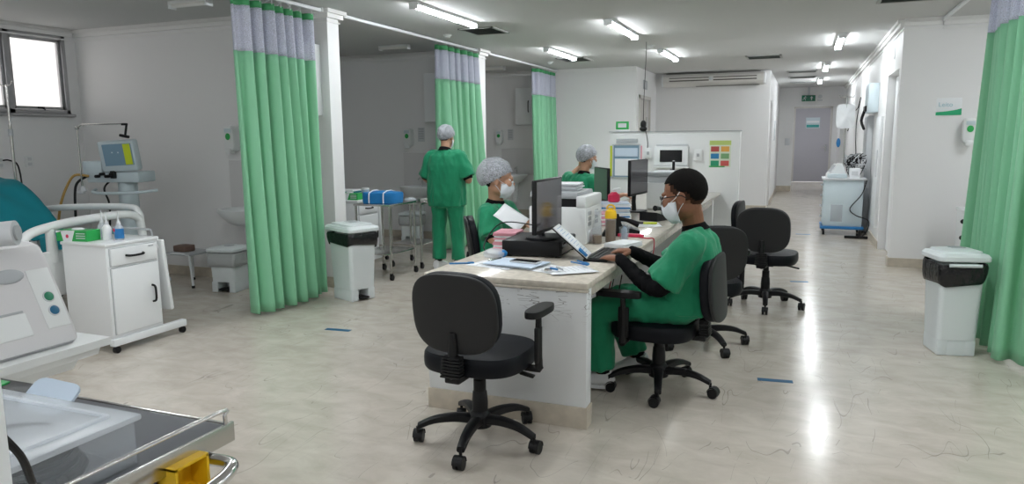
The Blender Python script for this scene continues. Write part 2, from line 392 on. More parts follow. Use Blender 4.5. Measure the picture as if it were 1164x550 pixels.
# cornices
def crn(name, *bs):
    mb = B()
    for (x0, x1, y0, y1) in bs:
        mb.bb(x0-.06, x1+.06, y0-.06, y1+.06, H-.035, H); mb.bb(x0-.035, x1+.035, y0-.035, y1+.035, H-.075, H-.035); mb.bb(x0-.012, x1+.012, y0-.012, y1+.012, H-.115, H-.10)
    return struct(name, mb, M['trimw'])
crn('trim_1', (XL, -4.2, 5.85, 6.03)); crn('trim_2', (XL, -4.2, 9.28, 9.5))
def crn1(name, segs):
    mb = B()
    for (x0, y0, x1, y1, nx, ny) in segs:   # wall line and the direction into the room
        for d, z0, z1 in ((.06, H-.035, H), (.035, H-.075, H-.035), (.012, H-.115, H-.10)):
            xs = sorted((x0, x1, x0+nx*d, x1+nx*d)); ys = sorted((y0, y1, y0+ny*d, y1+ny*d))
            mb.bb(xs[0], xs[-1], ys[0], ys[-1], z0, z1)
    return struct(name, mb, M['trimw'])
crn1('trim_3', [(XL, YB, XL, 5.8, 1, 0), (XL, 6.1, XL, 9.2, 1, 0), (XL, 9.56, XL, 12.7, 1, 0)])
crn1('trim_4', [(XL, 12.72, -2.75, 12.72, 0, -1)])
crn1('trim_5', [(.93, 8.87, .93, 20.2, -1, 0), (.93, 8.87, 1.28, 8.87, 0, -1), (1.30, 8.93, XRB, 8.93, 0, -1)])
# curtain rails
for i, (x, y0, y1, w) in enumerate(((-4.2, 1.0, 5.76, .03), (-4.2, 6.1, 9.2, .03), (-4.2, 9.57, 12.66, .03), (1.29, 1.0, 8.86, .03))):
    t_ = thing('curtain_rail', ['white curtain rail along the ceiling over the near left bay', 'white curtain rail over the bay with the standing nurse', 'white curtain rail over the farthest left bay', 'curtain rail on the ceiling above the right hand curtain'][i], 'curtain rail', (x, (y0+y1)/2, H-.04))
    B().bb(-w/2, w/2, y0-(y0+y1)/2, y1-(y0+y1)/2, -.0, .03, .004).build('track', M['white'], t_)
    mb = B()
    for e_ in (y0, y1): B().box((0, e_-(y0+y1)/2, .02), (w+.02, .02, .04), bev=.004).build('end_bracket', M['white'], t_)

# ------------------------------------------------------------------ curtains
def curtain(label, top, bot, zt, zm, zb, folds, amp0, amp1, seed, group=None, net=True):
    rnd = random.Random(seed)
    top = [V((*p, 0)) for p in top]; bot = [V((*p, 0)) for p in bot]
    n = folds*14
    ph = [rnd.uniform(-.5, .5) for _ in range(folds+2)]; am = [rnd.uniform(.65, 1.25) for _ in range(folds+2)]
    lam = (bot[-1]-bot[0]).length/folds
    def along(P, s):
        L = [(P[i+1]-P[i]).length for i in range(len(P)-1)]; T = sum(L)*s
        for i, l in enumerate(L):
            if T <= l or i == len(L)-1: 
                d = (P[i+1]-P[i]).normalized(); return P[i]+d*T, V((-d.y, d.x, 0))
            T -= l
    def pt(s, z):
        k = (zt-z)/(zt-zb); a, na = along(top, s); b, nb = along(bot, s)
        p = a.lerp(b, k**1.3); nn = na.lerp(nb, k).normalized()
        q = s*folds; i = int(q); w = ph[i]*(1-(q-i))+ph[i+1]*(q-i); A = am[i]*(1-(q-i))+am[i+1]*(q-i)
        off = math.sin(2*PI*(q+w*.35*k)+.4*math.sin(2*PI*q)) + .22*math.sin(5*q+seed+k*2)
        amp = (amp0*(1-k)+amp1*k)*A
        d = (bot[-1]-bot[0]).normalized()
        sh = -.085*lam*math.sin(4*PI*q)
        return p+nn*off*amp+d*sh+V((0, 0, z))
    c0 = pt(.5, zb); root = thing('privacy_curtain', label, 'curtain', (c0.x, c0.y, 0), 0, group)
    o = V((c0.x, c0.y, 0))
    def sheet(z0, z1, rows, name, m, th=.0015):
        mb = B(); vs = []; fs = []
        for j in range(rows+1):
            z = z0+(z1-z0)*j/rows
            for i in range(n+1): vs.append(pt(i/n*.9999, z)-o)
        for j in range(rows):
            for i in range(n): fs.append([j*(n+1)+i, j*(n+1)+i+1, (j+1)*(n+1)+i+1, (j+1)*(n+1)+i])
        mb.add(vs, fs); ob = mb.build(name, m, root, ang=80)
        md = ob.modifiers.new('thickness', 'SOLIDIFY'); md.thickness = th; return ob
    sheet(zt, zt-.055, 2, 'header_band', M['curtainhead'])
    sheet(zt-.055, zm, 8, 'net_panel', M['net'], .0008)
    sheet(zm, zb, 26, 'curtain_cloth', M['curtain'])
    for i in range(folds*2):
        p = pt((i+.5)/(folds*2), zt-.01)-o
        B().tube([p+V((0, 0, 0)), p+V((0, 0, .035)), V((top[0].x-o.x+(top[-1].x-top[0].x)*(i+.5)/(folds*2), p.y, H-.04))], .003, 5).build('hook', M['white'], root)
    return root
G = 'green privacy curtains with net tops'
curtain('green curtain with net top nearest on the left, by the small sink', [(-4.2, 4.64), (-4.2, 5.58)], [(-4.13, 4.60), (-4.10, 5.0), (-4.16, 5.54)], 2.56, 2.15, .03, 7, .055, .095, 3, G)
curtain('green curtain with net top behind the standing nurse', [(-4.2, 8.08), (-4.2, 9.2)], [(-4.12, 8.05), (-4.1, 9.2)], 2.58, 2.17, .05, 6, .05, .09, 5, G)
curtain('narrow gathered green curtain farthest away on the left', [(-4.2, 11.5), (-4.2, 12.5)], [(-4.15, 11.5), (-4.15, 12.5)], 2.58, 2.15, .05, 7, .05, .09, 8, G)
curtain('green curtain with net top at the right edge beside a bin', [(1.29, 6.62), (1.29, 4.8)], [(1.22, 6.62), (1.27, 5.85), (1.23, 5.42), (1.205, 5.27), (1.38, 5.17), (1.62, 4.9)], 2.58, 2.19, .03, 11, .05, .065, 11, G)

# ------------------------------------------------------------------ ceiling lights
def lamp(label, x, y, on=True, L=1.28, group='lit tube lights on the ceiling', rz=0):
    t_ = thing('tube_light' if on else 'ceiling_lamp', label, 'ceiling light', (x, y, H), rz, group)
    B().bb(-.046, .046, -L/2, L/2, -.026, 0, .004).build('housing', M['white'], t_)
    mb = B(); n = 10; ring = lambda yy, s: [(.036*s*math.cos(PI*k/n), yy, -.026-.030*s*math.sin(PI*k/n)) for k in range(n+1)]
    mb.loft([ring(-L/2+.02, .96), ring(L/2-.02, .96)]); mb.build('diffuser', M['tube'] if on else M['off'], t_)
    for e_ in (-1, 1): B().bb(-.043, .043, e_*(L/2-.003)-.008, e_*(L/2-.003)+.008, -.063, 0, .003).build('end_cap', M['white'], t_)
    return t_
for lb, x, y in (('tube light above the near left curtain rail, largest in view', -3.28, 6.5), ('tube light beside the second grey air grille on the left', -3.28, 10.1),
                 ('tube light in the middle row nearest the viewer', -1.93, 8.15), ('tube light just in front of the air conditioner, middle row', -1.9, 10.95),
                 ('tube light at the corridor mouth, first over the right side', .37, 10.35), ('second tube light down the corridor', .30, 14.0), ('third and farthest tube light down the corridor', .27, 17.4)):
    lamp(lb, x, y)
for x, y in ((-3.28, 2.9), (-1.93, 3.6), (.37, 4.3), (-1.93, -.6), (.37, -.2), (-3.28, -.9), (-5.3, .9), (2.4, 3.0), (2.3, 7.3), (3.4, 5.6), (.3, 22.4)):  # unseen: rows carried on, plus side bay tubes added to brighten their walls
    lamp('lit tube light added outside the view', x, y, group='tube lights out of view')
for i, (x, y) in enumerate(((-5.0, 5.0), (-5.0, 8.4), (-5.0, 11.65))):
    lamp(['unlit lamp on the ceiling of the near left bay', 'unlit lamp on the ceiling of the second bay', 'unlit lamp on the ceiling of the third bay'][i], x, y, False, .42, 'unlit lamps over the bays', PI/2)
def vent(label, x, y, w, d, group='dark air grilles in the ceiling', n=9):
    t_ = thing('ceiling_vent', label, 'air vent', (x, y, H), 0, group)
    mb = B(); f = .03
    for q in ((-w/2, w/2, -d/2, -d/2+f), (-w/2, w/2, d/2-f, d/2), (-w/2, -w/2+f, -d/2, d/2), (w/2-f, w/2, -d/2, d/2)): mb.bb(*q, -.014, 0)
    mb.build('frame', M['ventframe'], t_, smooth=False)
    B().bb(-w/2+f, w/2-f, -d/2+f, d/2-f, -.003, 0).build('backing', M['acdark'], t_, smooth=False)
    mb = B()
    for k in range(n):
        y_ = -d/2+f+(d-2*f)*(k+.5)/n; mb.box((0, y_, -.008), (w-2*f, .018, .002), (.6, 0, 0))
    mb.build('louvres', M['vent'], t_, smooth=False)
vent('square dark grille in the ceiling beside the largest tube light', -3.42, 7.72, .42, .5)
vent('square dark grille behind the far left tube light', -3.38, 11.1, .45, .55)
vent('wide grey grille above the end of the air conditioner', -.63, 12.05, .52, .5)
vent('grille cut by the top edge of the view at the right', .80, 7.45, .48, .42)
vent('first grille at the corridor mouth', -.09, 15.1, .54, .42); vent('second grille down the corridor', -.09, 16.6, .54, .42); vent('farthest grille down the corridor', -.09, 18.1, .54, .3)
def detector(lb, x, y):
    t_ = thing('smoke_detector', lb, 'smoke detector', (x, y, H), 0, 'ceiling detectors')
    B().lathe([(.05, 0), (.05, -.012), (.03, -.02), (.03, -.035), (.01, -.04)]).build('detector_body', M['whiteplastic'], t_)
detector('small white disc on the ceiling beside the second bay rail', -3.95, 7.85); detector('white disc on the ceiling beside the third bay rail', -3.85, 11.3); detector('white disc on the ceiling above the air conditioner', -1.95, 9.9)

# ------------------------------------------------------------------ office chairs (forward = +Y)
def office_chair(label, arms=(1, -1), group='black office chairs around the desk', rec=0):
    r = thing('office_chair', label, 'chair', (0, 0, 0), 0, group)
    M4 = mtx((0, .02, .43))
    B().sbox(.49, .47, .088, 3.2, crown=.014, M4=M4).build('seat', M['fabric'], r)
    B().sbox(.44, .42, .02, 3.4, M4=mtx((0, .02, .392))).build('seat_pan', M['black'], r)
    Mb = mtx((0, -.235, .685), (PI/2+.13, 0, 0))
    B().sbox(.42, .365, .05, 3.0, bend=-.45, M4=Mb @ mtx((0, 0, -.018))).build('backrest', M['fabric'], r)
    B().sbox(.425, .37, .022, 3.0, bend=-.45, M4=Mb @ mtx((0, 0, .016))).build('backrest_shell', M['shell'], r)
    mb = B(); mb.box((0, -.15, .385), (.075, .24, .03), bev=.008)
    mb.tube([(0, -.22, .385), (0, -.25, .42), (0, -.25, .52), (0, -.245, .60)], [.03, .032, .022, .018], 10, smooth=4)
    for k in range(7): mb.box((0, -.262+.001*k, .405+.014*k), (.10-.002*k, .05, .010), bev=.003)
    mb.box((0, -.25, .45), (.085, .035, .095), bev=.008)
    mb.build('back_bracket', M['black'], r)
    mb = B(); mb.lathe([(.024, .30), (.024, .39), (.045, .392), (.05, .375)]); mb.lathe([(.036, .10), (.038, .2), (.034, .25), (.030, .255), (.030, .31), (.025, .312)])
    mb.lathe([(.03, .075), (.055, .08), (.06, .12), (.045, .15), (.034, .16)])
    mb.build('gas_column', M['black'], r)
    B().box((0, .0, .375), (.15, .2, .03), bev=.01).build('tilt_mechanism', M['black'], r)
    B().tube([(.06, .03, .37), (.17, .05, .355), (.2, .05, .35)], .007, 8).box((.225, .055, .345), (.07, .035, .012), (0, .2, .1), bev=.005).build('height_lever', M['black'], r)
    for k in range(5):
        a = 2*PI*k/5+1.12; c, s = math.cos(a), math.sin(a)
        pts = [V((c*q, s*q, z)) for q, z in ((.03, .115), (.12, .125), (.22, .115), (.30, .085))]
        lg = B(); pts = crom(pts, 4); n = 12; rings = []
        for i, p in enumerate(pts):
            f = i/(len(pts)-1); w, h_ = .030*(1-f)+.019*f, .024*(1-f)+.014*f
            rings.append([p+V((-s, c, 0))*w*math.copysign(abs(math.cos(2*PI*j/n))**.6, math.cos(2*PI*j/n))+V((0, 0, 1))*h_*math.copysign(abs(math.sin(2*PI*j/n))**.6, math.sin(2*PI*j/n)) for j in range(n)])
        lg.loft(rings); lo = lg.build('base_leg', M['black'], r)
        ct = B(); b = a+1.1+k*1.7; d = V((math.cos(b), math.sin(b), 0)); w = V((-d.y, d.x, 0)); o = V((c*.30, s*.30, 0))+d*.018
        for e_ in (-1, 1):
            p = o+w*.013*e_+V((0, 0, .028)); ct.cyl(p-w*.009, p+w*.009, .028, 18)
        ct.tube([V((c*.30, s*.30, .085)), V((c*.30, s*.30, .05))], .008, 8)
        arc = [o+d*.031*math.cos(t)+V((0, 0, .030+.031*math.sin(t))) for t in [PI*j/8 for j in range(9)]]
        rr_ = [[q+w*.024, q-w*.024, q*1-w*.024+V((0, 0, .004)), q+w*.024+V((0, 0, .004))] for q in arc]; ct.loft(rr_)
        ct.build('caster', M['black'], lo)
    for sd in arms:
        ar = B(); x = .285*sd
        ar.tube([(.12*sd, .05, .385), (x-.01*sd, .05, .382), (x, .05, .40), (x, .045, .50), (x, .05, .63)], [.016, .018, .020, .017, .015], 8, smooth=4)
        ar.box((x, .045, .50), (.022, .06, .17), bev=.008); ar.build('armrest_post', M['black'], r)
        B().sbox(.085, .25, .032, 3, n=28, M4=mtx((x-.005*sd, .075, .655))).build('armrest', M['black'], r)
    return r
def put_chair(src, x, y, fx, fy, label, skip=(), dz=0):
    return tree(src, (x, y, dz), math.atan2(-fx, fy), label, skip=skip)
ch = office_chair('empty black office chair with one armrest in front of the desk end', arms=(1,))
ch.location = (-1.385, 3.02, 0); ch.rotation_euler = (0, 0, -.05)
chm = office_chair('black office chair the man in glasses is sitting on'); chm.location = (-.72, 4.05, 0); chm.rotation_euler = (0, 0, PI/2-.08)
for o in chm.children:
    nm = o.name.split('.')[0]
    if nm not in ('base_leg', 'gas_column'): o.location.z = -.05
    if nm in ('armrest', 'armrest_post'): o.location.y = .08
    if nm in ('backrest', 'backrest_shell'): o.rotation_euler.x = -.20; o.location = V((0, -.135, -.05))+V((0, -.23, .45))-Euler((-.20, 0, 0)).to_matrix() @ V((0, -.23, .45))
    if nm == 'base_leg': o.rotation_euler.z = -.24
# seat of the man's chair is lowered
c3 = put_chair(ch, -.60, 5.05, -.42, .90, 'empty black office chair directly behind the seated man, armrest lit')
c4 = put_chair(ch, -.25, 6.42, .12, 1, 'empty black office chair standing out in the aisle, back towards the viewer', skip=('armrest', 'armrest_post'))
c5 = put_chair(chm, -.86, 7.45, -1, .1, 'farthest black office chair at the desk, seen from its side', skip=('armrest', 'armrest_post'))
cn2 = put_chair(ch, -2.09, 4.99, 1, .5, 'black office chair under the nurse holding a sheet of paper', skip=('armrest', 'armrest_post'))
cn3 = put_chair(ch, -2.38, 8.10, .6, .8, 'black office chair under the nurse at the far end of the desk', skip=('armrest', 'armrest_post'))

# ------------------------------------------------------------------ long desk
d = thing('reception_desk', 'long granite topped desk with white end panel and stone plinth', 'desk', (-1.39, 3.32, 0))
X0, X1 = -.45, .45
B().bb(X0, X1, 0, 6.06, .712, .745, .006).build('desk_top', M['granite'], d)
B().bb(X0, X1, 0, .03, .697, .712, .004).build('front_edge', M['granite'], d)
B().bb(X0+.012, X1-.008, .012, .10, .11, .711, .003).build('end_panel', M['scuffed'], d)
B().bb(X0+.006, X1-.002, .006, .106, 0, .11, .002).build('plinth', M['base'], d)
B().bb(-.05, .0, .106, 5.9, 0, .71).build('centre_panel', M['deskwhite'], d)
B().bb(.0, X1-.01, 5.3, 5.38, 0, .71).build('far_panel', M['deskwhite'], d)
B().bb(.0, X1-.03, 1.25, 1.30, 0, .71).bb(.0, X1-.03, 2.75, 2.80, 0, .71).build('cross_panel', M['deskwhite'], d) if False else None
for yy in (1.9, 3.6): B().bb(.0, X1-.05, yy, yy+.05, 0, .71).build('cross_panel', M['deskwhite'], d)
B().bb(.0, X1-.02, .106, 5.3, .655, .711).build('edge_rail', M['granite'], d)
B().bb(.02, .33, .5, .95, .60, .615, .004).build('cable_shelf', M['deskwhite'], d)

# cables hanging below the desk
rc = random.Random(4)
for i in range(6):
    x = -1.28+.05*i+rc.uniform(0, .02); y = 3.55+rc.uniform(0, .6)
    cb = B().tube([(x, y, .66), (x+rc.uniform(-.04, .05), y, .5), (x+rc.uniform(-.05, .06), y+.05, .36+rc.uniform(0, .1)), (x+.06, y+.1, .5), (x+.09, y+.12, .66)], .0035, 6, smooth=6)
    o = cb.build('hanging_cable', M['redcable'] if i % 3 == 0 else M['black']); tag(o, 'thin cable looping below the desk top near the sitting man', 'cable', 'cables looping under the desk')

# ------------------------------------------------------------------ things on the desk
def monitor(label, x, y, z, rz, w=.50, h=.30, tall=.10, group='black computer monitors on the desk', scr='screen', base=True):
    r = thing('monitor', label, 'monitor', (x, y, z), rz, group)   # screen faces +X
    B().box((0, 0, tall+h/2), (.028, w, h), bev=.006).build('casing', M['black'], r)
    B().box((-.024, 0, tall+h/2-.02), (.03, w*.6, h*.55), bev=.012).build('rear_cover', M['black'], r)
    B().bb(.0145, .0155, -w/2+.01, w/2-.01, tall+.022, tall+h-.010).build('screen', M[scr], r, smooth=False)
    if base:
        B().tube([(-.035, 0, .01), (-.04, 0, tall*.6), (-.03, 0, tall+h*.35)], [.024, .02, .022], 10).build('stand_neck', M['black'], r)
        B().sbox(.20, .24, .014, 3, n=28, M4=mtx((-.02, 0, .007))).build('stand_base', M['black'], r)
    return r
pc = thing('computer_tower', 'black desktop computer lying flat under the nearest monitor', 'computer', (-1.475, 4.16, .745), .06)
B().bb(-.19, .17, -.20, .20, .008, .098, .008).build('case', M['black'], pc)
B().bb(.168, .174, -.17, .17, .02, .088, .002).build('front_grille', M['blackgloss'], pc)
mb = B()
for sx in (-1, 1):
    for sy in (-1, 1): mb.bb(sx*.15-.015, sx*.15+.015, sy*.16-.015, sy*.16+.015, 0, .01)
for sx in (-1, 1):
    for sy in (-1, 1): B().bb(sx*.15-.015, sx*.15+.015, sy*.16-.015, sy*.16+.015, 0, .01).build('foot', M['black'], pc)
monitor('black monitor with a dark reflecting screen, nearest on the desk', -1.415, 4.10, .845, 0, .48, .315, .045)
monitor('black monitor turned away showing its back, beside the printer', -1.68, 6.38, .745, PI+.55, .42, .30, .13)
monitor('black monitor seen obliquely behind the red capped bottle', -1.43, 6.75, .745, -.12, .50, .33, .16)
monitor('slim black monitor seen edge on, in front of the wall screen', -1.30, 7.95, .745, .165, .42, .31, .13)
# keyboards
def keyboard(label, x, y, rz, w=.42, dd=.14):
    r = thing('keyboard', label, 'keyboard', (x, y, .745), rz, 'black keyboards')
    B().box((0, 0, .010), (dd, w, .016), (0, -.03, 0), bev=.004).build('keyboard_body', M['black'], r)
    mb = B()
    for i in range(5):
        for j in range(14): mb.box((-dd/2+.018+i*.026, -w/2+.02+j*(w-.04)/13, .021-.001*i), (.020, .024, .006), bev=.0015, seg=1)
    mb.build('keys', M['shell'], r); return r
keyboard('black keyboard under the hands of the man in glasses', -1.07, 4.13, 0)
keyboard('black keyboard farther down the desk behind the phone', -1.10, 6.55, .2)
# printer
def printer(label, x, y, z, rz, s=1., slot='black'):
    r = thing('printer', label, 'printer', (x, y, z), rz, 'white office printers')
    w, dd = .40*s, .40*s
    B().bb(-w/2, w/2, -dd/2, dd/2, 0, .245*s, .012).build('printer_body', M['whiteplastic'], r)
    B().bb(-w/2+.005, w/2-.06, -dd/2+.01, dd/2-.01, .30*s, .345*s, .012).build('scanner_lid', M['greyplastic'], r)
    B().bb(-w/2+.01, w/2-.07, -dd/2+.03, dd/2-.03, .245*s, .30*s, .004).build('output_slot', M[slot], r)
    B().bb(w/2-.07, w/2, -dd/2, dd/2, .24*s, .32*s, .012).build('control_panel', M['whiteplastic'], r)
    B().bb(w/2-.001, w/2+.006, -dd/2+.03, dd/2-.03, .015, .09*s, .003).build('paper_tray', M['ltgrey'], r)
    mb = B()
    for k in range(3):
        for j in range(2): mb.bb(w/2-.002, w/2+.003, -dd/2+.05+.17*j, -dd/2+.12+.17*j, .12*s+.035*k, .145*s+.035*k)
    mb.build('side_vent', M['greyplastic'], r, smooth=False); return r
pr = printer('white printer on the desk beside the nearest monitor', -1.50, 4.74, .745, 0)
printer('large white printer near the far end of the desk', -1.20, 7.25, .745, 0, 1.05, 'ltgrey')
def stack(name, label, cat, x, y, z, w, dd, n, mats, rz=0, th=.008, seed=1, group=None):
    rnd = random.Random(seed); mb = B()
    for k in range(n):
        mb.use(M[mats[k % len(mats)]]); mb.box((rnd.uniform(-.008, .008), rnd.uniform(-.008, .008), th*(k+.5)), (w, dd, th*.86), (0, 0, rnd.uniform(-.06, .06)), bev=.001, seg=1)
    o = mb.build(name, None, None, loc=(x, y, z), rot=rz); return tag(o, label, cat, group)
stack('document_stack', 'grey folders and papers lying on top of the nearer printer', 'papers', -1.54, 4.74, 1.092, .28, .22, 6, ['paper', 'greyplastic', 'paper'], .1)
stack('document_stack', 'pink and white form pads left of the flat black computer', 'papers', -1.745, 4.30, .745, .15, .21, 9, ['pink', 'paper', 'pink', 'pink', 'paper'], .1, .012, 3)
stack('document_stack', 'pile of bluish and white documents beyond the bottles', 'papers', -1.47, 5.98, .745, .26, .22, 13, ['paperblue', 'paper', 'paper', 'bluecloth', 'paper', 'paper'], .3, .012, 5)
stack('document_stack', 'small pink and white pads under the dark monitor back', 'papers', -1.50, 5.66, .745, .16, .2, 9, ['pink', 'paper', 'pink'], .3, .011, 6)
stack('notepad', 'thick white notepad in front of the drinking bottles', 'notepad', -1.055, 4.56, .745, .15, .22, 5, ['paper'], -.35, .006, 9)
# papers in front
def sheet(name, label, x, y, z, w, dd, rz, m='paper', bend=.004, lines=True, group='loose papers on the desk front'):
    mb = B(); n = 6; vs = []; fs = []
    for i in range(n+1):
        for j in range(n+1): vs.append((w*(i/n-.5), dd*(j/n-.5), .0012+bend*(math.sin(i*1.1+x*9)+1)*.5*(abs(i/n-.5)*2)))
    for i in range(n):
        for j in range(n): fs.append([i*(n+1)+j, (i+1)*(n+1)+j, (i+1)*(n+1)+j+1, i*(n+1)+j+1])
    o0 = B().add(vs, fs).build(name, M[m], None, loc=(x, y, z), rot=rz); md = o0.modifiers.new('t', 'SOLIDIFY'); md.thickness = .0006
    if lines:
        lb = B()
        for k in range(7): lb.bb(-w*.38, w*(.1+.25*((k*37) % 5)/5), -dd*.38+dd*.11*k, -dd*.38+dd*.11*k+.003, .0022+bend*.9, .0026+bend*.9)
        lb.build('printed_lines', M['greyplastic'], o0, smooth=False)
    return tag(o0, label, 'paper', group)
sheet('paper_sheet', 'form lying flat at the front of the desk, left of the clipboard', -1.56, 3.66, .746, .21, .29, 1.35, bend=.002)
sheet('paper_sheet', 'slanted printed form near the front edge of the desk top', -1.22, 3.62, .746, .30, .21, -.4, bend=.002)
sheet('paper_sheet', 'printed form under the pens, nearest the right corner of the desk', -1.12, 3.60, .751, .20, .26, -.9, bend=.002)
sheet('paper_sheet', 'sheet lying beside the yellow highlighter on the desk', -1.14, 5.75, .746, .21, .29, .3, bend=.002)
cb = thing('clipboard', 'clipboard with papers and a dark phone on it near the desk front', 'clipboard', (-1.45, 3.68, .752), -.25)
B().box((0, 0, .003), (.34, .24, .004), bev=.001).build('board', M['clear'], cb)
B().box((0, 0, .008), (.31, .215, .006), (0, 0, .05), bev=.001).build('forms', M['paperblue'], cb)
B().box((-.155, 0, .014), (.025, .10, .012), bev=.004).build('clip', M['steel'], cb)
ph = thing('mobile_phone', 'dark slim phone lying on the clipboard papers', 'phone', (-1.40, 3.69, .764), -.18)
B().box((0, 0, .005), (.17, .075, .009), bev=.003).build('phone_body', M['ltgrey'], ph); B().box((0, 0, .0101), (.16, .068, .001)).build('phone_screen', M['blackgloss'], ph)
def pen(lb, x, y, z, rz, m='blue', L=.14):
    r = thing('pen', lb, 'pen', (x, y, z), rz, 'pens on the desk')
    B().tube([(-L/2, 0, .005), (L/2-.02, 0, .005)], .0045, 8).build('barrel', M[m], r); B().tube([(L/2-.04, 0, .005), (L/2, 0, .005)], .0055, 8).tube([(L/2-.035, 0, .011), (L/2-.005, 0, .011)], .0015, 5).build('cap', M[m], r)
pen('thin blue pen alone at the left front corner of the desk', -1.76, 3.62, .745, .5)
pen('thick blue marker lying on the slanted form', -1.11, 3.75, .76, -.5, L=.13); pen('blue marker beside the thick marker on the form', -1.08, 3.72, .772, -.75, L=.12)
st = thing('key_cluster', 'small bunch of clips and keys on the form near the desk edge', 'clips', (-1.18, 3.52, .757), .2)
for k in range(3): B().box((-.03+.03*k, .01*(k % 2), .008+.004*k), (.04, .022, .008), (.1, .2*k, .5*k), bev=.002).build('clip', M[['steel', 'blue', 'greyplastic'][k]], st)
# cup with clips beside the computer
cp = thing('tissue_pack', 'crumpled white and blue plastic pack left of the flat computer', 'plastic pack', (-1.66, 3.86, .745))
mb = B(); mb.ball((0, 0, .03), (.07, .045, .03), 14); mb.v = [v+V((1, 1, .6))*(noise.noise(v*40)*.014) for v in mb.v]; mb.v = [V((v.x, v.y, max(0, v.z))) for v in mb.v]
mb.build('pack_body', M['clearlid'], cp); B().ball((.05, .01, .03), (.025, .03, .022), 10).build('pack_flap', M['bluecloth'], cp)
# leaning open notebook
nb = thing('notebook', 'open white notebook leaning against the flat black computer', 'notebook', (-1.23, 4.0, .745), .15)
M4 = mtx((-.0, 0, .10), (0, .72, 0))
def T(mb): mb.v = [M4 @ v for v in mb.v]; return mb
T(B().box((0, 0, 0), (.27, .20, .006), bev=.001)).build('cover', M['black'], nb)
T(B().box((0, 0, .007), (.26, .19, .007), bev=.001)).build('pages', M['paper'], nb)
mb = B()
for k in range(11): mb.box((-.11+.021*k, -.01*((k*7) % 3), .0112), (.0018, .13-.02*((k*5) % 3), .0006))
T(mb).build('handwriting', M['bluecloth'], nb, smooth=False)
T(B().box((.09, -.085, .014), (.06, .03, .012), bev=.004).tube([(.06, -.08, .02), (.12, -.09, .02)], .004)).build('binder_clip', M['blue'], nb)
# bottles and cup
def bottle(label, x, y, prof, m, capprof, cm, lq=None, group='bottles on the desk'):
    r = thing('bottle', label, 'bottle', (x, y, .745), 0, group)
    B().lathe(prof).build('bottle_body', M[m], r); B().lathe(capprof).build('bottle_cap', M[cm], r)
    if lq: B().lathe(lq).build('drink', M['brownliquid'], r)
    return r
bottle('clear grey water bottle beside the printer', -1.245, 4.62, [(.03, 0), (.034, .01), (.034, .12), (.030, .15), (.016, .18), (.015, .20)], 'clear', [(.018, .195), (.018, .222), (.015, .225)], 'ltgrey', [(.028, .004), (.031, .012), (.031, .06), (.001, .061)])
yb = bottle('brown drink shaker with a yellow screw cap', -1.175, 4.70, [(.033, 0), (.036, .01), (.037, .12), (.037, .175), (.034, .18)], 'clear', [(.039, .165), (.040, .195), (.034, .215), (.018, .225), (.017, .235)], 'yellow', [(.031, .004), (.034, .012), (.0345, .155), (.001, .156)])
B().tube([(.028*math.cos(a), 0, .225+.03*math.sin(a)) for a in [PI*k/8 for k in range(9)]], .006, 8).build('carry_loop', M['yellow'], yb)
cu = thing('plastic_cup', 'clear blue cup holding a rolled blue wipe', 'cup', (-1.10, 4.78, .745))
B().lathe([(.028, 0), (.036, .10), (.034, .10), (.026, .006)]).build('cup_wall', M['clear'], cu)
mb = B(); mb.ball((0, 0, .055), (.022, .022, .05), 14); mb.v = [v+V((1, 1, 0))*noise.noise(v*50)*.012 for v in mb.v]; mb.build('blue_wipe', M['glassy'], cu)
# phones / headset
def telephone(lb, x, y, rz):
    r = thing('telephone', lb, 'telephone', (x, y, .745), rz, 'black desk telephones')
    mb = B(); mb.prism([(-.10, 0), (.10, 0), (.10, .02), (-.10, .075)], .17, mtx((0, .085, 0), (PI/2, 0, 0))); mb.build('phone_base', M['black'], r)
    B().tube([(-.09, -.06, .11), (0, -.06, .10), (.09, -.06, .065)], [.024, .014, .024], 10, smooth=5).build('handset', M['black'], r)
    mb = B()
    for i in range(4):
        for j in range(3): mb.box((-.02+.026*i, .0+.024*j, .055-.0072*i), (.016, .014, .008), (0, .27, 0))
    mb.build('number_keys', M['greyplastic'], r)
telephone('black desk telephone beyond the blue cup', -1.20, 5.25, .3); telephone('black desk telephone near the oblique far monitor', -1.15, 6.12, 1.2)
hs = thing('tape_dispenser', 'black stand leaning behind the blue cup', 'stand', (-1.24, 5.02, .745), .5)
B().prism([(-.09, 0), (.09, 0), (.04, .16), (.02, .16)], .02, mtx((0, .01, 0), (PI/2, 0, 0))).build('stand_frame', M['black'], hs)
tag(B().tube([(-1.13, 5.15, .752), (-1.05, 5.0, .75), (-.98, 4.95, .75), (-.935, 4.97, .742), (-.925, 4.9, .65), (-.93, 4.8, .5)], .004, 6, smooth=6).build('red_cable', M['redcable']), 'red cable running over the right edge of the desk', 'cable')
tag(B().bb(-1.20, -1.02, 5.0, 5.06, .746, .766, .003).build('ruler_box', M['red']), 'flat red box on the desk beneath the telephone', 'box')
hl = thing('highlighter', 'yellow highlighter on paper near the far keyboard', 'highlighter', (-1.12, 5.78, .75), .2); B().box((0, 0, .008), (.11, .03, .014), bev=.005).build('marker_body', M['screenyellow'], hl); B().box((-.07, 0, .008), (.035, .028, .013), bev=.004).build('marker_cap', M['black'], hl)
rb = thing('spray_bottle', 'red bottle with a white nozzle standing on the far documents', 'bottle', (-1.47, 5.98, .902))
B().lathe([(.04, 0), (.052, .01), (.05, .06), (.02, .085)]).build('bottle_body', M['red'], rb); B().tube([(0, 0, .08), (0, 0, .105), (.06, -.02, .115)], [.012, .012, .008], 8).build('nozzle', M['white'], rb)
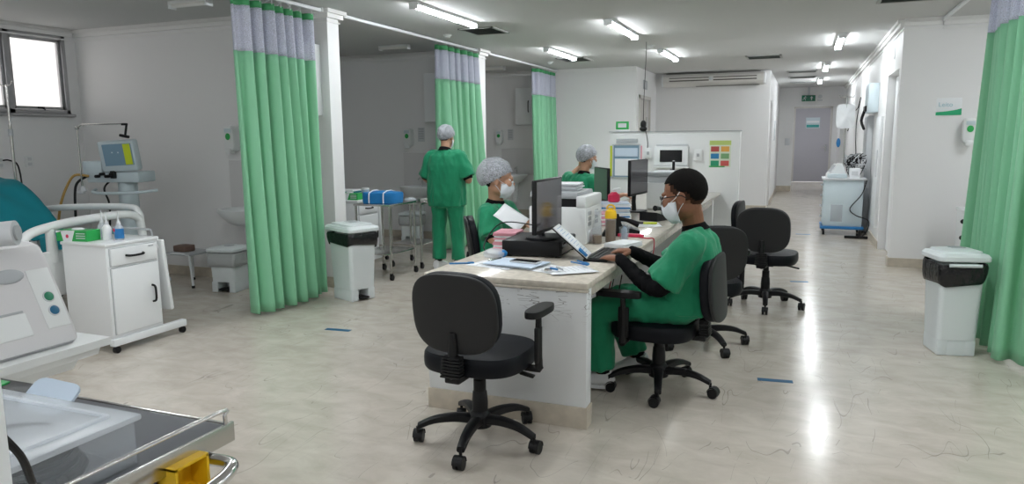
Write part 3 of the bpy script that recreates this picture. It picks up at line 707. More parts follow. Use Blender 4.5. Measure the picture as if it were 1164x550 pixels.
tag(B().tube([(-1.62, 3.9, .75), (-1.74, 3.88, .80), (-1.70, 4.05, .93), (-1.5, 4.1, .92), (-1.45, 4.1, .90)], .004, 6, smooth=6).build('monitor_cable', M['black']), 'black cable looping up behind the nearest monitor', 'cable')

# ------------------------------------------------------------------ low partition with notices
pt_ = struct('partition_wall', B().bb(-2.37, -.73, 9.40, 9.52, 0, 1.505), M['deskwhite'])
pt_['kind'] = 'structure'
struct('partition_cap', B().bb(-2.385, -.715, 9.385, 9.535, 1.505, 1.515), M['greyplastic'])
Yp = 9.40
nbd = thing('notice_board', 'blue backed notice board with papers on the low wall', 'notice board', (-2.15, Yp, 1.13))
B().bb(-.185, .185, -.012, 0, -.22, .22, .003).build('board_back', M['screenblue'], nbd, smooth=False)
mb = B()
for q in ((-.185, .185, .205, .22), (-.185, .185, -.22, -.205), (-.185, -.17, -.22, .22), (.17, .185, -.22, .22)): mb.bb(q[0], q[1], -.018, -.012, q[2], q[3])
mb.build('board_frame', M['ltgrey'], nbd, smooth=False)
B().bb(-.15, .15, -.016, -.013, .06, .17).build('notice', M['paperblue'], nbd, smooth=False); B().bb(-.15, .15, -.017, -.013, -.19, .03).build('notice', M['paper'], nbd, smooth=False)
B().bb(.19, .205, -.016, -.001, -.2, .2).build('edge_strip', M['pink'], nbd, smooth=False); B().bb(-.215, -.19, -.016, -.001, -.2, .2).build('edge_strip', M['screenyellow'], nbd, smooth=False)
B().bb(-.13, .15, -.05, 0, .235, .29, .006).build('paper_holder', M['clearlid'], nbd)
kc = thing('wall_console', 'white wall cabinet with a black display on the low wall', 'wall cabinet', (-1.555, Yp, 1.2))
B().bb(-.21, .21, -.10, 0, -.12, .12, .008).build('cabinet_box', M['white'], kc); B().bb(-.14, .14, -.104, -.098, -.075, .075).build('display', M['blackgloss'], kc, smooth=False)
B().bb(-.22, .22, -.13, 0, -.15, -.125, .004).build('shelf', M['white'], kc); B().bb(-.19, .19, -.09, 0, .12, .15, .006).build('top_ledge', M['ltgrey'], kc)
for lb, x, z, w, hh in (('small white switch box left of the black display', -1.86, 1.235, .09, .13), ('small white box right of the black display', -1.23, 1.21, .10, .14)):
    s_ = thing('switch_box', lb, 'switch box', (x, Yp, z), 0, 'white switch boxes'); B().bb(-w/2, w/2, -.03, 0, -hh/2, hh/2, .005).build('box_cover', M['whiteplastic'], s_); B().bb(-.016, .016, -.036, -.03, -.02, .02, .003).build('socket', M['greyplastic'], s_)
po = thing('poster', 'colourful poster with six coloured tiles on the low wall', 'poster', (-.965, Yp, 1.225))
B().bb(-.13, .13, -.004, 0, -.165, .165).build('poster_sheet', mat('poster_pale', (.70, .76, .62), .5), po, smooth=False)
B().bb(-.13, .13, -.0055, -.004, .11, .165).build('header_strip', mat('poster_header', (.50, .62, .18), .5), po, smooth=False)
for k, c in enumerate(((.45, .07, .06), (.75, .38, .08), (.03, .22, .45), (.20, .40, .18), (.02, .30, .15), (.60, .10, .09))):
    x = -.062+.122*(k % 2); z = .06-.088*(k//2)
    B().bb(x-.05, x+.05, -.0055, -.004, z-.033, z+.033).build('coloured_tile', mat('tile_colour_%d' % k, c, .5), po, smooth=False)
B().bb(-.13, .06, -.0055, -.004, -.165, -.150).build('footer_strip', M['green'], po, smooth=False)
ex = thing('exit_plaque', 'small green lit sign standing on the low wall', 'sign', (-2.22, 9.45, 1.515))
B().bb(-.09, .09, -.02, .02, 0, .025, .004).build('sign_base', M['white'], ex); B().bb(-.085, .085, -.012, .008, .025, .13, .003).build('sign_plate', M['green'], ex); B().bb(-.055, .055, -.014, -.012, .05, .105).build('pictogram', M['ltgrey'], ex, smooth=False)
hc = thing('hanging_camera', 'black webcam shaped device on a cord above the low wall', 'camera', (-1.93, 9.38, 1.58))
B().ball((0, 0, .02), (.04, .04, .055), 14).ball((0, 0, -.035), (.05, .045, .035), 14).build('device_body', M['black'], hc)
B().tube([(0, 0, .07), (0, .0, .3), (.01, .05, .9), (.01, .05, 1.06)], .0045, 6, smooth=4).build('cord', M['black'], hc)
B().tube([(.03, -.01, -.05), (.06, -.005, -.2), (.05, 0.005, -.35), (.02, 0.005, -.5)], .005, 6, smooth=4).build('tail_cable', M['black'], hc)

# ------------------------------------------------------------------ pedal bins
def big_bin(label, x, y, rz, group='large white pedal bins with black bags'):
    r = thing('pedal_bin', label, 'bin', (x, y, 0), rz, group)   # front = -Y with pedal
    def rr(w, dd, z, rad=.04, n=6, notch=0):
        out = []
        for cx, cy, a0 in ((w/2-rad, dd/2-rad, 0), (-w/2+rad, dd/2-rad, PI/2), (-w/2+rad, -dd/2+rad, PI), (w/2-rad, -dd/2+rad, 1.5*PI)):
            for k in range(n+1): a = a0+PI/2*k/n; out.append((cx+rad*math.cos(a), cy+rad*math.sin(a), z))
        return out
    mb = B(); mb.loft([rr(.30, .30, .105), rr(.33, .35, .56), rr(.345, .37, .57), rr(.345, .37, .60)]); mb.build('bin_body', M['binplastic'], r)
    mb = B()
    mb.bb(-.145, -.06, -.145, .145, 0, .108, .01); mb.bb(.06, .145, -.145, .145, 0, .108, .01); mb.bb(-.07, .07, -.02, .145, 0, .108, .006)
    mb.build('bin_skirt', M['binplastic'], r)
    B().bb(-.055, .055, -.17, -.04, .018, .034, .006).build('pedal', M['black'], r)
    # bag folded over the rim
    n = 72; rings = []
    for (w, dd, z, wob) in ((.335, .36, .608, 0), (.362, .385, .615, .002), (.375, .40, .595, .006), (.372, .397, .56, .009), (.362, .385, .525, .010), (.352, .372, .505, .008)):
        rr_ = rr(w, dd, z, .05, 17); rings.append([(p[0]*(1+wob*3*noise.noise(V((p[0]*22, p[1]*22, z*8)))), p[1]*(1+wob*3*noise.noise(V((p[1]*22, 5+p[0]*22, z*8)))), p[2]+(.05 if z < .56 else .01)*noise.noise(V((p[0]*7, p[1]*7, 3)))-(.03*(p[0] > 0)*(z < .57))) for p in rr_])
    mb = B().loft(rings, close=False); ob = mb.build('bin_bag', M['bag'], r); md = ob.modifiers.new('t', 'SOLIDIFY'); md.thickness = .003
    mb = B(); mb.loft([rr(.375, .40, .625), rr(.39, .415, .632), rr(.39, .415, .655), rr(.36, .385, .672), rr(.30, .33, .676), rr(.29, .32, .690), rr(.20, .22, .694)]); mb.v = [V((v.x, v.y, v.z+.02*(v.y+.2))) for v in mb.v]
    mb.build('bin_lid', M['binplastic'], r)
    mb = B()
    for k in range(4): mb.box((0, -.06+.035*k, .706+.001*k), (.13-.02*(k % 2), .009, .002))
    mb.build('lid_print', M['greyplastic'], r, smooth=False)
    B().cyl((-.12, .20, .61), (.12, .20, .61), .012, 10).build('hinge', M['binplastic'], r)
    return r
bl = big_bin('large white pedal bin by the first pillar on the left', -3.80, 5.58, 0)
bl.location = (-3.775, 5.50, 0); bl.rotation_euler = (0, 0, 1.2); bl.scale = (.86, 1, 1)
bR = big_bin('large white pedal bin at the right edge, next to the curtain', .968, 5.48, 0); bR.rotation_euler = (0, 0, PI+.2); bR.scale = (.80, .84, 1)
def small_bin(label, x, y, rz):
    r = thing('small_pedal_bin', label, 'bin', (x, y, 0), rz, 'small white pedal bins under the sinks')
    def rr(w, dd, z, rad=.03, n=6):
        return [(cx+rad*math.cos(a0+PI/2*k/n), cy+rad*math.sin(a0+PI/2*k/n), z) for cx, cy, a0 in ((w/2-rad, dd/2-rad, 0), (-w/2+rad, dd/2-rad, PI/2), (-w/2+rad, -dd/2+rad, PI), (w/2-rad, -dd/2+rad, 1.5*PI)) for k in range(n+1)]
    B().loft([rr(.25, .26, .10), rr(.27, .28, .36), rr(.28, .29, .365), rr(.28, .29, .38)]).build('bin_body', M['binplastic'], r)
    B().bb(-.125, -.06, -.13, .12, 0, .102, .006).bb(.06, .125, -.13, .12, 0, .102, .006).bb(-.07, .07, .0, .12, 0, .102, .006).build('bin_skirt', M['binplastic'], r)
    B().bb(-.05, .05, -.14, -.01, .02, .035, .004).build('pedal', M['black'], r)
    rings = [[(p[0]+.012*noise.noise(V((p[0]*20, p[1]*20, z*9))), p[1]+.012*noise.noise(V((p[1]*20, p[0]*20, z*9))), p[2]) for p in rr(w, dd, z, .03, 16)] for (w, dd, z) in ((.275, .285, .385), (.30, .31, .375), (.31, .32, .33), (.315, .325, .29), (.295, .305, .25))]
    ob = B().loft(rings, close=False).build('bin_bag', M['clearbag'], r); ob.modifiers.new('t', 'SOLIDIFY').thickness = .002
    mb = B().loft([rr(.30, .31, .39), rr(.315, .325, .395), rr(.315, .325, .415), rr(.27, .28, .43), rr(.2, .2, .432)]); mb.build('bin_lid', M['binplastic'], r)
    B().bb(-.04, .04, -.03, .03, .432, .44, .003).build('lid_label', M['ltgrey'], r)
    return r
s1 = small_bin('small white pedal bin under the near left sink', -5.12, 5.40, .15)
s2 = tree(s1, (-5.05, 8.83, 0), .2, 'small pedal bin with a clear bag behind the steel cart')

# ------------------------------------------------------------------ sinks, dispensers, wall cabinets in each bay
def sink(label, x, y):
    r = thing('wall_sink', label, 'sink', (x, y, 0), 0, 'white wall sinks')
    n = 32; rings = []
    for f, z in ((.25, .60), (.55, .63), (.85, .70), (.98, .745), (1, .765), (.97, .77), (.86, .768), (.78, .74), (.6, .69), (.2, .675)):
        rg = []
        for k in range(n):
            a = 2*PI*k/n; px, py = .25*f*math.cos(a), .21*f*math.sin(a)-.22
            if math.sin(a) > .5: py = min(py, -.01) if f < .9 else -.004-(1-f)*.1
            rg.append((px, py, z))
        rings.append(rg)
    B().loft(rings).build('basin', M['white'], r)
    B().lathe([(.05, .25), (.045, .5), (.07, .62)], 16, mtx((0, -.12, 0))).build('drain_column', M['white'], r)
    B().tube([(0, -.05, .765), (0, -.05, .85), (0, -.07, .885), (0, -.14, .88), (0, -.16, .86)], .011, 8, smooth=4).box((0, -.05, .90), (.02, .05, .015), bev=.004).build('tap', M['chrome'], r)
    B().bb(-.32, .62, -.012, 0, .76, 1.24, .002).build('tile_splashback', M['tile'], r, smooth=False)
    return r
sk = sink('white wall sink half hidden behind the nearest green curtain', -5.15, 5.85)
tree(sk, (-5.10, 9.28, 0), None, 'white wall sink behind the standing nurse'); tree(sk, (-4.98, 12.72, 0), None, 'white wall sink in the farthest bay, right of the seated nurse')
def soap(label, x, y, z, green=True):
    r = thing('soap_dispenser', label, 'soap dispenser', (x, y, z), 0, 'wall soap dispensers')
    B().sbox(.125, .26, .10, 4, n=28, M4=mtx((0, -.055, 0), (PI/2, 0, 0))).build('dispenser_case', M['whiteplastic'], r)
    B().bb(-.035, .035, -.125, -.055, -.155, -.10, .012).build('push_lever', M['whiteplastic'], r)
    B().ball((0, -.112, .02), (.032, .004, .035), 12).build('green_label', M['green'], r)
    B().bb(-.04, .04, -.113, -.108, .06, .10).build('label_text', M['tealplastic'], r, smooth=False)
    return r
sp = soap('soap dispenser on the wall left of the nearest curtain', -5.37, 5.85, 1.46)
tree(sp, (-5.30, 9.28, 1.46), None, 'soap dispenser on the wall above the standing nurse\'s left'); tree(sp, (-5.32, 12.72, 1.46), None, 'soap dispenser on the far bay wall above the seated nurse')
so = tree(sp, (1.60, 8.93, 1.48), None, 'soap dispenser with green print beside the right curtain')
for lb, x, y in (('instruction sheet right of the second bay soap dispenser', -5.12, 9.28), ('instruction sheet right of the third bay soap dispenser', -5.12, 12.72)):
    r = thing('instruction_sheet', lb, 'notice', (x, y, 1.5), 0, 'instruction sheets by soap dispensers'); B().bb(-.055, .055, -.004, 0, -.10, .10).build('sheet_backing', M['ltgrey'], r, smooth=False)
    mb = B()
    for k in range(5): mb.bb(-.04, .04, -.006, -.004, .07-.033*k, .085-.033*k)
    mb.build('text_lines', M['greyplastic'], r, smooth=False)
r = thing('instruction_sheet', 'small faint notice right of the right hand soap dispenser', 'notice', (1.74, 8.93, 1.48)); B().bb(-.035, .035, -.003, 0, -.13, .13).build('sheet_backing', M['paper'], r, smooth=False)
mb = B()
for k in range(6): mb.bb(-.024, .024, -.005, -.003, .095-.038*k, .105-.038*k)
mb.build('text_lines', M['ltgrey'], r, smooth=False)
def wcab(label, x, y):
    r = thing('wall_cabinet', label, 'wall cabinet', (x, y, 2.0), 0, 'white wall cabinets in the bays')
    B().bb(-.62, 0, -.27, 0, -.33, .33, .003).build('cabinet_body', M['white'], r)
    for k, hx in ((-1, -.36), (1, -.26)):
        dr = B().bb(-.615 if k < 0 else -.308, -.312 if k < 0 else -.005, -.288, -.27, -.325, .325, .003).build('cabinet_door', M['white'], r)
        B().tube([(hx, -.288, -.10), (hx, -.315, -.07), (hx, -.315, .07), (hx, -.288, .10)], .009, 8, smooth=3).build('door_handle', M['black'], dr)
    return r
wc = wcab('white wall cabinet seen through the net of the nearest curtain', -4.29, 5.85)
tree(wc, (-4.29, 9.28, 2.0), None, 'white wall cabinet behind the middle curtain'); tree(wc, (-4.29, 12.72, 2.0), None, 'white wall cabinet at the farthest curtain')
for lb, x, y, z, ax in (('white double power socket on the left wall, right of two', XL, 5.2, 1.24, 'x'), ('white power socket with a plugged cable on the left wall', XL, 4.90, 1.24, 'x')):
    r = thing('power_socket', lb, 'power socket', (x, y, z)); B().bb(0, .012, -.045, .045, -.06, .06, .004).build('face_plate', M['whiteplastic'], r); 
    for k in (-1, 1): B().bb(.012, .016, -.02, .02, k*.026-.016, k*.026+.016, .003).build('outlet', M['ltgrey'], r)
tag(B().tube([(XL+.02, 4.92, 1.26), (XL+.07, 4.95, 1.26), (XL+.09, 5.02, 1.2), (XL+.08, 5.05, .9), (XL+.1, 5.05, .3)], .008, 6, smooth=5).build('hanging_lead', M['black']), 'black cord hanging down from the left wall socket', 'cable')
r = thing('wall_outlet', 'small pale switch plate low on the first pillar', 'switch', (-4.2, 9.39, 1.28)); B().bb(0, .008, -.035, .035, -.12, .12, .003).build('face_plate', M['whiteplastic'], r); B().bb(.008, .012, -.012, .012, -.05, .05, .002).build('switch_rocker', M['ltgrey'], r)
r['label'] = 'narrow pale switch plate on the second white pillar'

# ------------------------------------------------------------------ bedside cabinets (front faces +X)
def bedside(label, x, y):
    r = thing('bedside_cabinet', label, 'bedside cabinet', (x, y, 0), 0, 'white bedside cabinets on wheels')
    W, D, T_ = .42, .42, .74
    B().bb(-D, 0, 0, W, .10, T_, .004).build('cabinet_body', M['white'], r)
    B().bb(-D-.005, .01, -.01, W+.01, T_, T_+.022, .006).build('cabinet_top', M['white'], r)
    B().bb(0, .004, .02, W-.015, .60, .725).build('drawer_gap', M['greyplastic'], r, smooth=False)
    dr = B().bb(.002, .016, .024, W-.019, .604, .721, .003).build('drawer', M['white'], r)
    B().tube([(.016, .14, .665), (.04, .155, .662), (.042, .21, .66), (.04, .265, .662), (.016, .28, .665)], .008, 8, smooth=3).build('drawer_handle', M['black'], dr)
    B().bb(.016, .018, .33, .37, .70, .71).build('keyhole', M['greyplastic'], dr)
    B().bb(0, .004, .02, W-.015, .125, .588).build('door_gap', M['greyplastic'], r, smooth=False)
    do = B().bb(.002, .016, .024, W-.019, .129, .584, .003).build('cabinet_door', M['white'], r)
    B().tube([(.016, .335, .42), (.04, .34, .41), (.045, .34, .36), (.04, .34, .31), (.016, .335, .30)], .008, 8, smooth=3).build('door_handle', M['black'], do)
    B().bb(-.03, .02, -.01, .62, .05, .10, .006).build('base_rail', M['white'], r); B().bb(-D, -D+.04, -.01, .50, .05, .10, .006).build('base_rail', M['white'], r)
    for (cx, cy) in ((-.0, .02), (-.0, .59), (-D+.02, .02), (-D+.02, .46)):
        B().cyl((cx-.013, cy, .024), (cx+.013, cy, .024), .024, 16).tube([(cx, cy, .03), (cx, cy, .06)], .009, 8).build('caster', M['black'], r)
    tr = B(); tr.box((-.20, W+.085, .46), (.38, .035, .54), (.09, 0, 0), bev=.014); tr.build('folding_table', M['whiteplastic'], r)
    B().tube([(-.05, W+.02, .70), (-.05, W+.06, .66)], .012, 8).build('table_hinge', M['white'], r)
    B().tube([(-.03, W-.01, .76), (-.03, W-.02, .80), (-.05, W-.04, .815), (-.38, W-.04, .815), (-.40, W-.02, .80), (-.40, W-.01, .76)], .008, 8, smooth=3).build('towel_rail', M['greyplastic'], r)
    return r
bd = bedside('white bedside cabinet with drawer and door in the near left bay', -4.33, 3.44)
tree(bd, (-4.62, 6.85, 0), 0, 'white bedside cabinet behind the bin and steel cart')
gb = thing('glove_box', 'green and white glove box on the near bedside cabinet', 'glove box', (-4.68, 3.52, .762), .12)
B().bb(-.13, .13, -.06, .06, 0, .075, .003).build('box_carton', M['green'], gb, smooth=False)
B().prism([(-.07, 0), (-.0, 0), (.03, .075), (-.09, .075)], .002, mtx((0, -.06, 0), (PI/2, 0, 0))).prism([(-.13, .058), (-.05, .075), (-.13, .075)], .002, mtx((0, -.06, 0), (PI/2, 0, 0))).build('white_print', M['paper'], gb, smooth=False)
B().ball((-.035, -.0615, .035), (.014, .002, .014), 10).build('red_emblem', M['red'], gb)
B().ball((0, 0, .078), (.05, .03, .012), 12).build('glove_tuft', M['paper'], gb)
mb = B()
for k in range(3): mb.bb(.04, .115, -.0625, -.06, .02+.016*k, .026+.016*k)
mb.build('print_lines', M['ltgrey'], gb, smooth=False)
def squeeze(lb, x, y, m, lab=None):
    r = thing('dropper_bottle', lb, 'bottle', (x, y, .762), 0, 'tall nozzle bottles on the near cabinet')
    B().lathe([(.027, 0), (.030, .008), (.030, .085), (.018, .105), (.012, .11)]).build('bottle_body', M[m], r)
    B().lathe([(.014, .108), (.014, .122), (.006, .135), (.003, .20)], 12).build('nozzle', M['ltgrey'], r)
    if lab: B().lathe([(.0305, .012), (.0308, .015), (.0308, .075), (.0305, .08)]).build('blue_label', M[lab], r); B().ball((-.012, -.028, .07), (.012, .006, .012), 10).build('red_mark', M['red'], r)
squeeze('clear nozzle bottle leftmost of three behind the glove box', -4.62, 3.66, 'clearlid'); squeeze('white nozzle bottle in front of the other two on the cabinet', -4.50, 3.60, 'whiteplastic'); squeeze('nozzle bottle with a blue and red label on the cabinet', -4.42, 3.63, 'clearlid', 'blue')
# things on the second bedside cabinet
tag(stack('folded_linen', 'x', 'linen', -4.93, 7.16, .762, .2, .22, 5, ['teal', 'paper', 'teal'], .1, .02, 2), 'folded teal and white linen on the second bedside cabinet', 'linen')
g2 = tree(gb, (-4.78, 6.95, .762), .1, 'green and white box on the second bedside cabinet'); 
r = thing('plastic_bottle', 'clear jar of supplies on the second bedside cabinet', 'jar', (-4.68, 7.12, .762)); B().lathe([(.04, 0), (.045, .01), (.045, .10), (.04, .11)]).build('jar_body', M['glassy'], r); B().lathe([(.043, .108), (.043, .125), (.02, .13)]).build('jar_lid', M['white'], r)

# ------------------------------------------------------------------ steel carts
def cart(label, x, y, w, dd, hh, group='steel instrument carts'):
    r = thing('steel_cart', label, 'cart', (x, y, 0), 0, group)
    B().bb(-w/2-.02, w/2+.02, -dd/2-.02, dd/2+.02, hh-.02, hh, .004).build('top_shelf', M['steel'], r)
    B().bb(-w/2, w/2, -dd/2, dd/2, .26, .275, .003).build('lower_shelf', M['steel'], r)
    for sx in (-1, 1):
        for sy in (-1, 1):
            lg = B().tube([(sx*w/2, sy*dd/2, .07), (sx*w/2, sy*dd/2, hh-.01)], .012, 10).build('leg', M['steel'], r)
            B().cyl((sx*w/2-.012, sy*dd/2+.01, .03), (sx*w/2+.012, sy*dd/2+.01, .03), .03, 16).bb(sx*w/2-.016, sx*w/2+.016, sy*dd/2-.012, sy*dd/2+.012, .04, .075, .003).build('caster', M['black'], lg)
    return r
cart('steel cart carrying the blue wrapped bundle', -4.07, 6.56, .40, .50, .785)
cart('smaller steel cart standing behind the bundle cart', -4.10, 7.24, .38, .44, .74)
bu = thing('wrapped_bundle', 'bright blue cloth bundle tied with white tape on the cart', 'cloth bundle', (-4.06, 6.50, .785), .12)
mb = B().sbox(.40, .28, .11, 4, crown=.012, M4=mtx((0, 0, .056))); mb.v = [v+V((.3, .3, .6))*noise.noise(v*16)*.012 for v in mb.v]; mb.v = [V((v.x, v.y, max(.001, v.z))) for v in mb.v]; mb.build('cloth_wrap', M['bluecloth'], bu)
for x in (-.09, .07):
    B().tube([(x, -.147, .006), (x, -.148, .06), (x, -.14, .11), (x, -.05, .128), (x, .05, .128), (x, .14, .11), (x, .148, .006)], .007, 6).build('white_tie', M['paper'], bu)
pk = thing('plastic_pack', 'clear plastic package beside the blue bundle', 'package', (-3.86, 6.72, .787), .2); mb = B().ball((0, 0, .02), (.06, .09, .02), 14); mb.v = [v+V((.4, .4, .7))*noise.noise(v*40)*.01 for v in mb.v]; mb.v = [V((v.x, v.y, max(0, v.z))) for v in mb.v]; mb.build('pack_body', M['clearlid'], pk)
tag(B().bb(-4.27, -3.95, 7.06, 7.40, .74, .775, .004).build('instrument_tray', M['steel']), 'shallow steel tray on the rear cart', 'tray')
# ------------------------------------------------------------------ hospital bed in the near left bay
bed = thing('hospital_bed', 'white hospital bed with plastic end boards in the near left bay', 'bed', (-6.0, 3.75, 0))
def L(p): return V(p)-V((-6.0, 3.75, 0))
def endboard(name, x, ys, zs, parent=bed, r=.032):
    mb = B(); pts = [L((x, y, z)) for y, z in zip(ys, zs)]
    mb.tube(crom(pts, 8), r, 12); return mb
mb = endboard('b', -4.90, (3.25, 3.26, 3.31, 3.50, 3.75, 4.05, 4.19, 4.23, 4.24), (.50, .70, .81, .855, .875, .880, .85, .76, .50))
mb.bb(1.075, 1.125, -.50, .49, .36, .68, .02); mb.tube([L((-4.9, 3.48, .60)), L((-4.9, 3.47, .84))], [.04, .03], 10)
mb.ball(L((-4.872, 3.60, .66)), (.012, .035, .035), 14)
mb.build('footboard', M['whiteplastic'], bed)
mb = B(); mb.tube(crom([L((x, 4.30, z)) for x, z in ((-6.2, .5), (-6.19, .76), (-6.1, .86), (-5.6, .90), (-5.10, .91), (-5.0, .87), (-4.98, .76), (-4.98, .5))], 7), .028, 10)
mb.bb(-.18, 1.0, .53, .57, .40, .66, .015); mb.build('side_rail', M['whiteplastic'], bed)
mb = B(); mb.tube(crom([L((-7.15, y, z)) for y, z in ((3.25, .5), (3.27, .9), (3.35, 1.0), (3.75, 1.03), (4.15, 1.0), (4.23, .9), (4.24, .5))], 7), .03, 10); mb.bb(-1.18, -1.13, -.5, .5, .36, .8, .02); mb.build('headboard', M['whiteplastic'], bed)
B().bb(-1.1, 1.05, -.42, .42, .34, .44, .01).build('bed_frame', M['ltgrey'], bed)
B().bb(-.05, 1.05, -.42, .44, .45, .58, .03).build('mattress', M['tealplastic'], bed)
B().box((-.62, 0, .74), (.80, .84, .12), (0, .62, 0), bev=.04).build('mattress_back', M['tealplastic'], bed)
for sx in (-1, 1):
    for sy in (-1, 1): B().tube([(sx*.85, sy*.36, .06), (sx*.85, sy*.36, .35)], .025, 10).build('leg', M['ltgrey'], bed); B().cyl((sx*.85-.02, sy*.36, .06), (sx*.85+.02, sy*.36, .06), .06, 18).build('caster', M['greyplastic'], bed)
def cloth(name, label, cat, pts, w0, m, seed=0, th=.01):
    mb = B(); rows = crom([V(p) for p in pts], 8); n = 24; vs = []; fs = []
    for i, c in enumerate(rows):
        for j in range(n+1):
            s = j/n-.5; d = max(0, abs(s)-.40)
            vs.append(c+V((.01*noise.noise(V((i*.3, j*.3, seed))), s*w0*(1-.3*d), -1.6*d*w0+.045*noise.noise(V((i*.16, j*.28, seed+3))))))
    for i in range(len(rows)-1):
        for j in range(n): fs.append([i*(n+1)+j, (i+1)*(n+1)+j, (i+1)*(n+1)+j+1, i*(n+1)+j+1])
    o = mb.add(vs, fs).build(name, m, ang=80); md = o.modifiers.new('t', 'SOLIDIFY'); md.thickness = th; return tag(o, label, cat)
cloth('teal_sheet', 'teal sheet draped over the raised head of the bed', 'sheet', [(-7.0, 3.75, 1.0), (-6.75, 3.75, 1.11), (-6.4, 3.75, 1.15), (-6.12, 3.75, 1.12), (-5.92, 3.75, 1.01), (-5.76, 3.75, .84), (-5.64, 3.75, .68)], .92, M['teal'], 2)
mb = B().sbox(.34, .5, .14, 3, crown=.03, M4=mtx((0, 0, .08), (0, 0, 0))); mb.v = [v+V((.3, .3, .6))*noise.noise(v*9)*.03 for v in mb.v]
tag(mb.build('folded_blanket', M['teal'], None, loc=(-5.13, 3.85, .60)), 'folded teal blanket behind the foot board of the bed', 'blanket')

# ventilator behind the bed
ve = thing('ventilator', 'pale grey ventilator with a blue and yellow display behind the bed', 'ventilator', (-5.95, 4.95, 0), .25)
B().box((.03, -.02, 1.31), (.36, .09, .29), (.12, -.05, 0), bev=.02).build('monitor_casing', M['tealplastic'], ve)
B().box((.045, -.069, 1.32), (.29, .004, .20), (.12, -.05, 0)).build('display', M['screenblue'], ve, smooth=False)
B().box((.145, -.072, 1.325), (.07, .004, .19), (.12, -.05, 0)).build('yellow_scale', M['screenyellow'], ve, smooth=False)
mb = B()
for k in range(4): mb.box((-.04+.03*k, -.073, 1.36-.02*(k % 2)), (.016, .003, .012), (.12, 0, 0))
mb.build('display_figures', M['tealplastic'], ve, smooth=False)
B().bb(-.33, .20, -.02, .24, 1.06, 1.16, .012).build('ventilator_body', M['tealplastic'], ve)
B().bb(-.36, -.16, -.03, .2, 1.14, 1.26, .01).build('gas_module', M['tealplastic'], ve)
mb = B()
for k in range(4): mb.cyl((-.20+.05*k, -.02, 1.12+.02*(k % 2)), (-.20+.05*k, -.07, 1.12+.02*(k % 2)), .015, 10)
mb.bb(-.06, -.02, -.06, -.02, 1.10, 1.17, .004); mb.build('connector', M['black'], ve)
B().tube([(0, .1, .10), (0, .1, 1.06)], [.10, .085], 14).build('column', M['tealplastic'], ve)
B().tube(crom([V(q) for q in ((-.30, .05, .99), (-.20, -.12, .975), (0, -.17, .97), (.25, -.14, .975), (.38, -.02, .99))], 5), .014, 8).build('handle_rail', M['tealplastic'], ve)
B().bb(-.25, .25, -.1, .3, .06, .11, .02).build('base', M['tealplastic'], ve)
for sx in (-1, 1):
    for sy in (-.06, .26): B().cyl((sx*.2-.015, sy, .03), (sx*.2+.015, sy, .03), .03, 14).build('caster', M['black'], ve)
B().tube([(-.36, -.05, .98), (-.36, -.05, 1.54), (-.355, -.05, 1.57)], .009, 8).tube([(-.36, -.05, 1.57), (-.30, -.06, 1.60), (.20, -.16, 1.60)], .006, 8).box((-.36, -.05, 1.57), (.03, .03, .03), bev=.006).build('support_arm', M['steel'], ve)
B().box((.20, -.16, 1.595), (.05, .03, .02), bev=.004).tube([(.22, -.16, 1.59), (.20, -.16, 1.50)], .010, 8).box((.19, -.16, 1.49), (.09, .03, .025), (0, .2, 0), bev=.006).build('arm_clamp', M['black'], ve)
B().tube(crom([V(q) for q in ((-.30, -.03, 1.12), (-.42, -.06, 1.13), (-.50, -.08, 1.02), (-.56, -.1, .86), (-.60, -.1, .70))], 6), .012, 8).build('ochre_hose', M['beigetube'], ve)
B().tube(crom([V(q) for q in ((-.32, -.03, 1.12), (-.40, -.06, 1.06), (-.42, -.08, .95), (-.42, -.1, .70))], 6), .012, 8).build('black_hose', M['black'], ve)
B().tube(crom([V(q) for q in ((-.10, 0, 1.08), (-.16, -.02, 1.0), (-.12, -.02, .85), (-.14, -.02, .60))], 6), .009, 8).build('black_hose', M['black'], ve)
B().box((-.36, -.07, .97), (.06, .04, .03), bev=.01).lathe([(.015, .97), (.035, .98), (.03, 1.0), (.015, 1.03)], 12, mtx((-.35, -.06, 0))).build('clamp', M['ltgrey'], ve)
iv = thing('drip_stand', 'thin steel drip stand at the far left edge behind the bed', 'drip stand', (-6.62, 4.42, 0))
B().tube([(0, 0, .05), (0, 0, 1.60)], .013, 10).tube([(0, 0, 1.55), (0, 0, 1.95)], .008, 8).build('pole', M['steel'], iv)
B().tube(crom([V(q) for q in ((-.08, 0, 1.98), (-.07, 0, 1.95), (0, 0, 1.94), (.07, 0, 1.95), (.08, 0, 1.98))], 4), .005, 6).build('hook', M['steel'], iv)
B().cyl((0, 0, 1.5), (0, 0, 1.56), .02, 12).build('collar', M['greyplastic'], iv)
for k in range(4):
    a = PI/4+k*PI/2; lg = B().tube([(0, 0, .09), (.26*math.cos(a), .26*math.sin(a), .06)], .012, 8).build('leg', M['steel'], iv); B().cyl((.26*math.cos(a)-.01, .26*math.sin(a), .025), (.26*math.cos(a)+.01, .26*math.sin(a), .025), .025, 12).build('caster', M['black'], lg)
so_ = thing('stool', 'white tubular step stool by the wall behind the near cabinet', 'stool', (-5.72, 5.5, 0))
B().bb(-.17, .17, -.17, .17, .315, .34, .008).build('seat', M['greyplastic'], so_)
for sy in (-1, 1): B().tube(crom([V(q) for q in ((-.16, sy*.17, .02), (-.15, sy*.165, .28), (-.12, sy*.16, .325), (.12, sy*.16, .325), (.15, sy*.165, .28), (.18, sy*.17, .02))], 5), .012, 8).build('leg_frame', M['white'], so_)
for sx in (-.16, .18):
    for sy in (-1, 1): B().cyl((sx, sy*.17, 0), (sx, sy*.17, .025), .016, 10).build('rubber_foot', M['black'], so_)
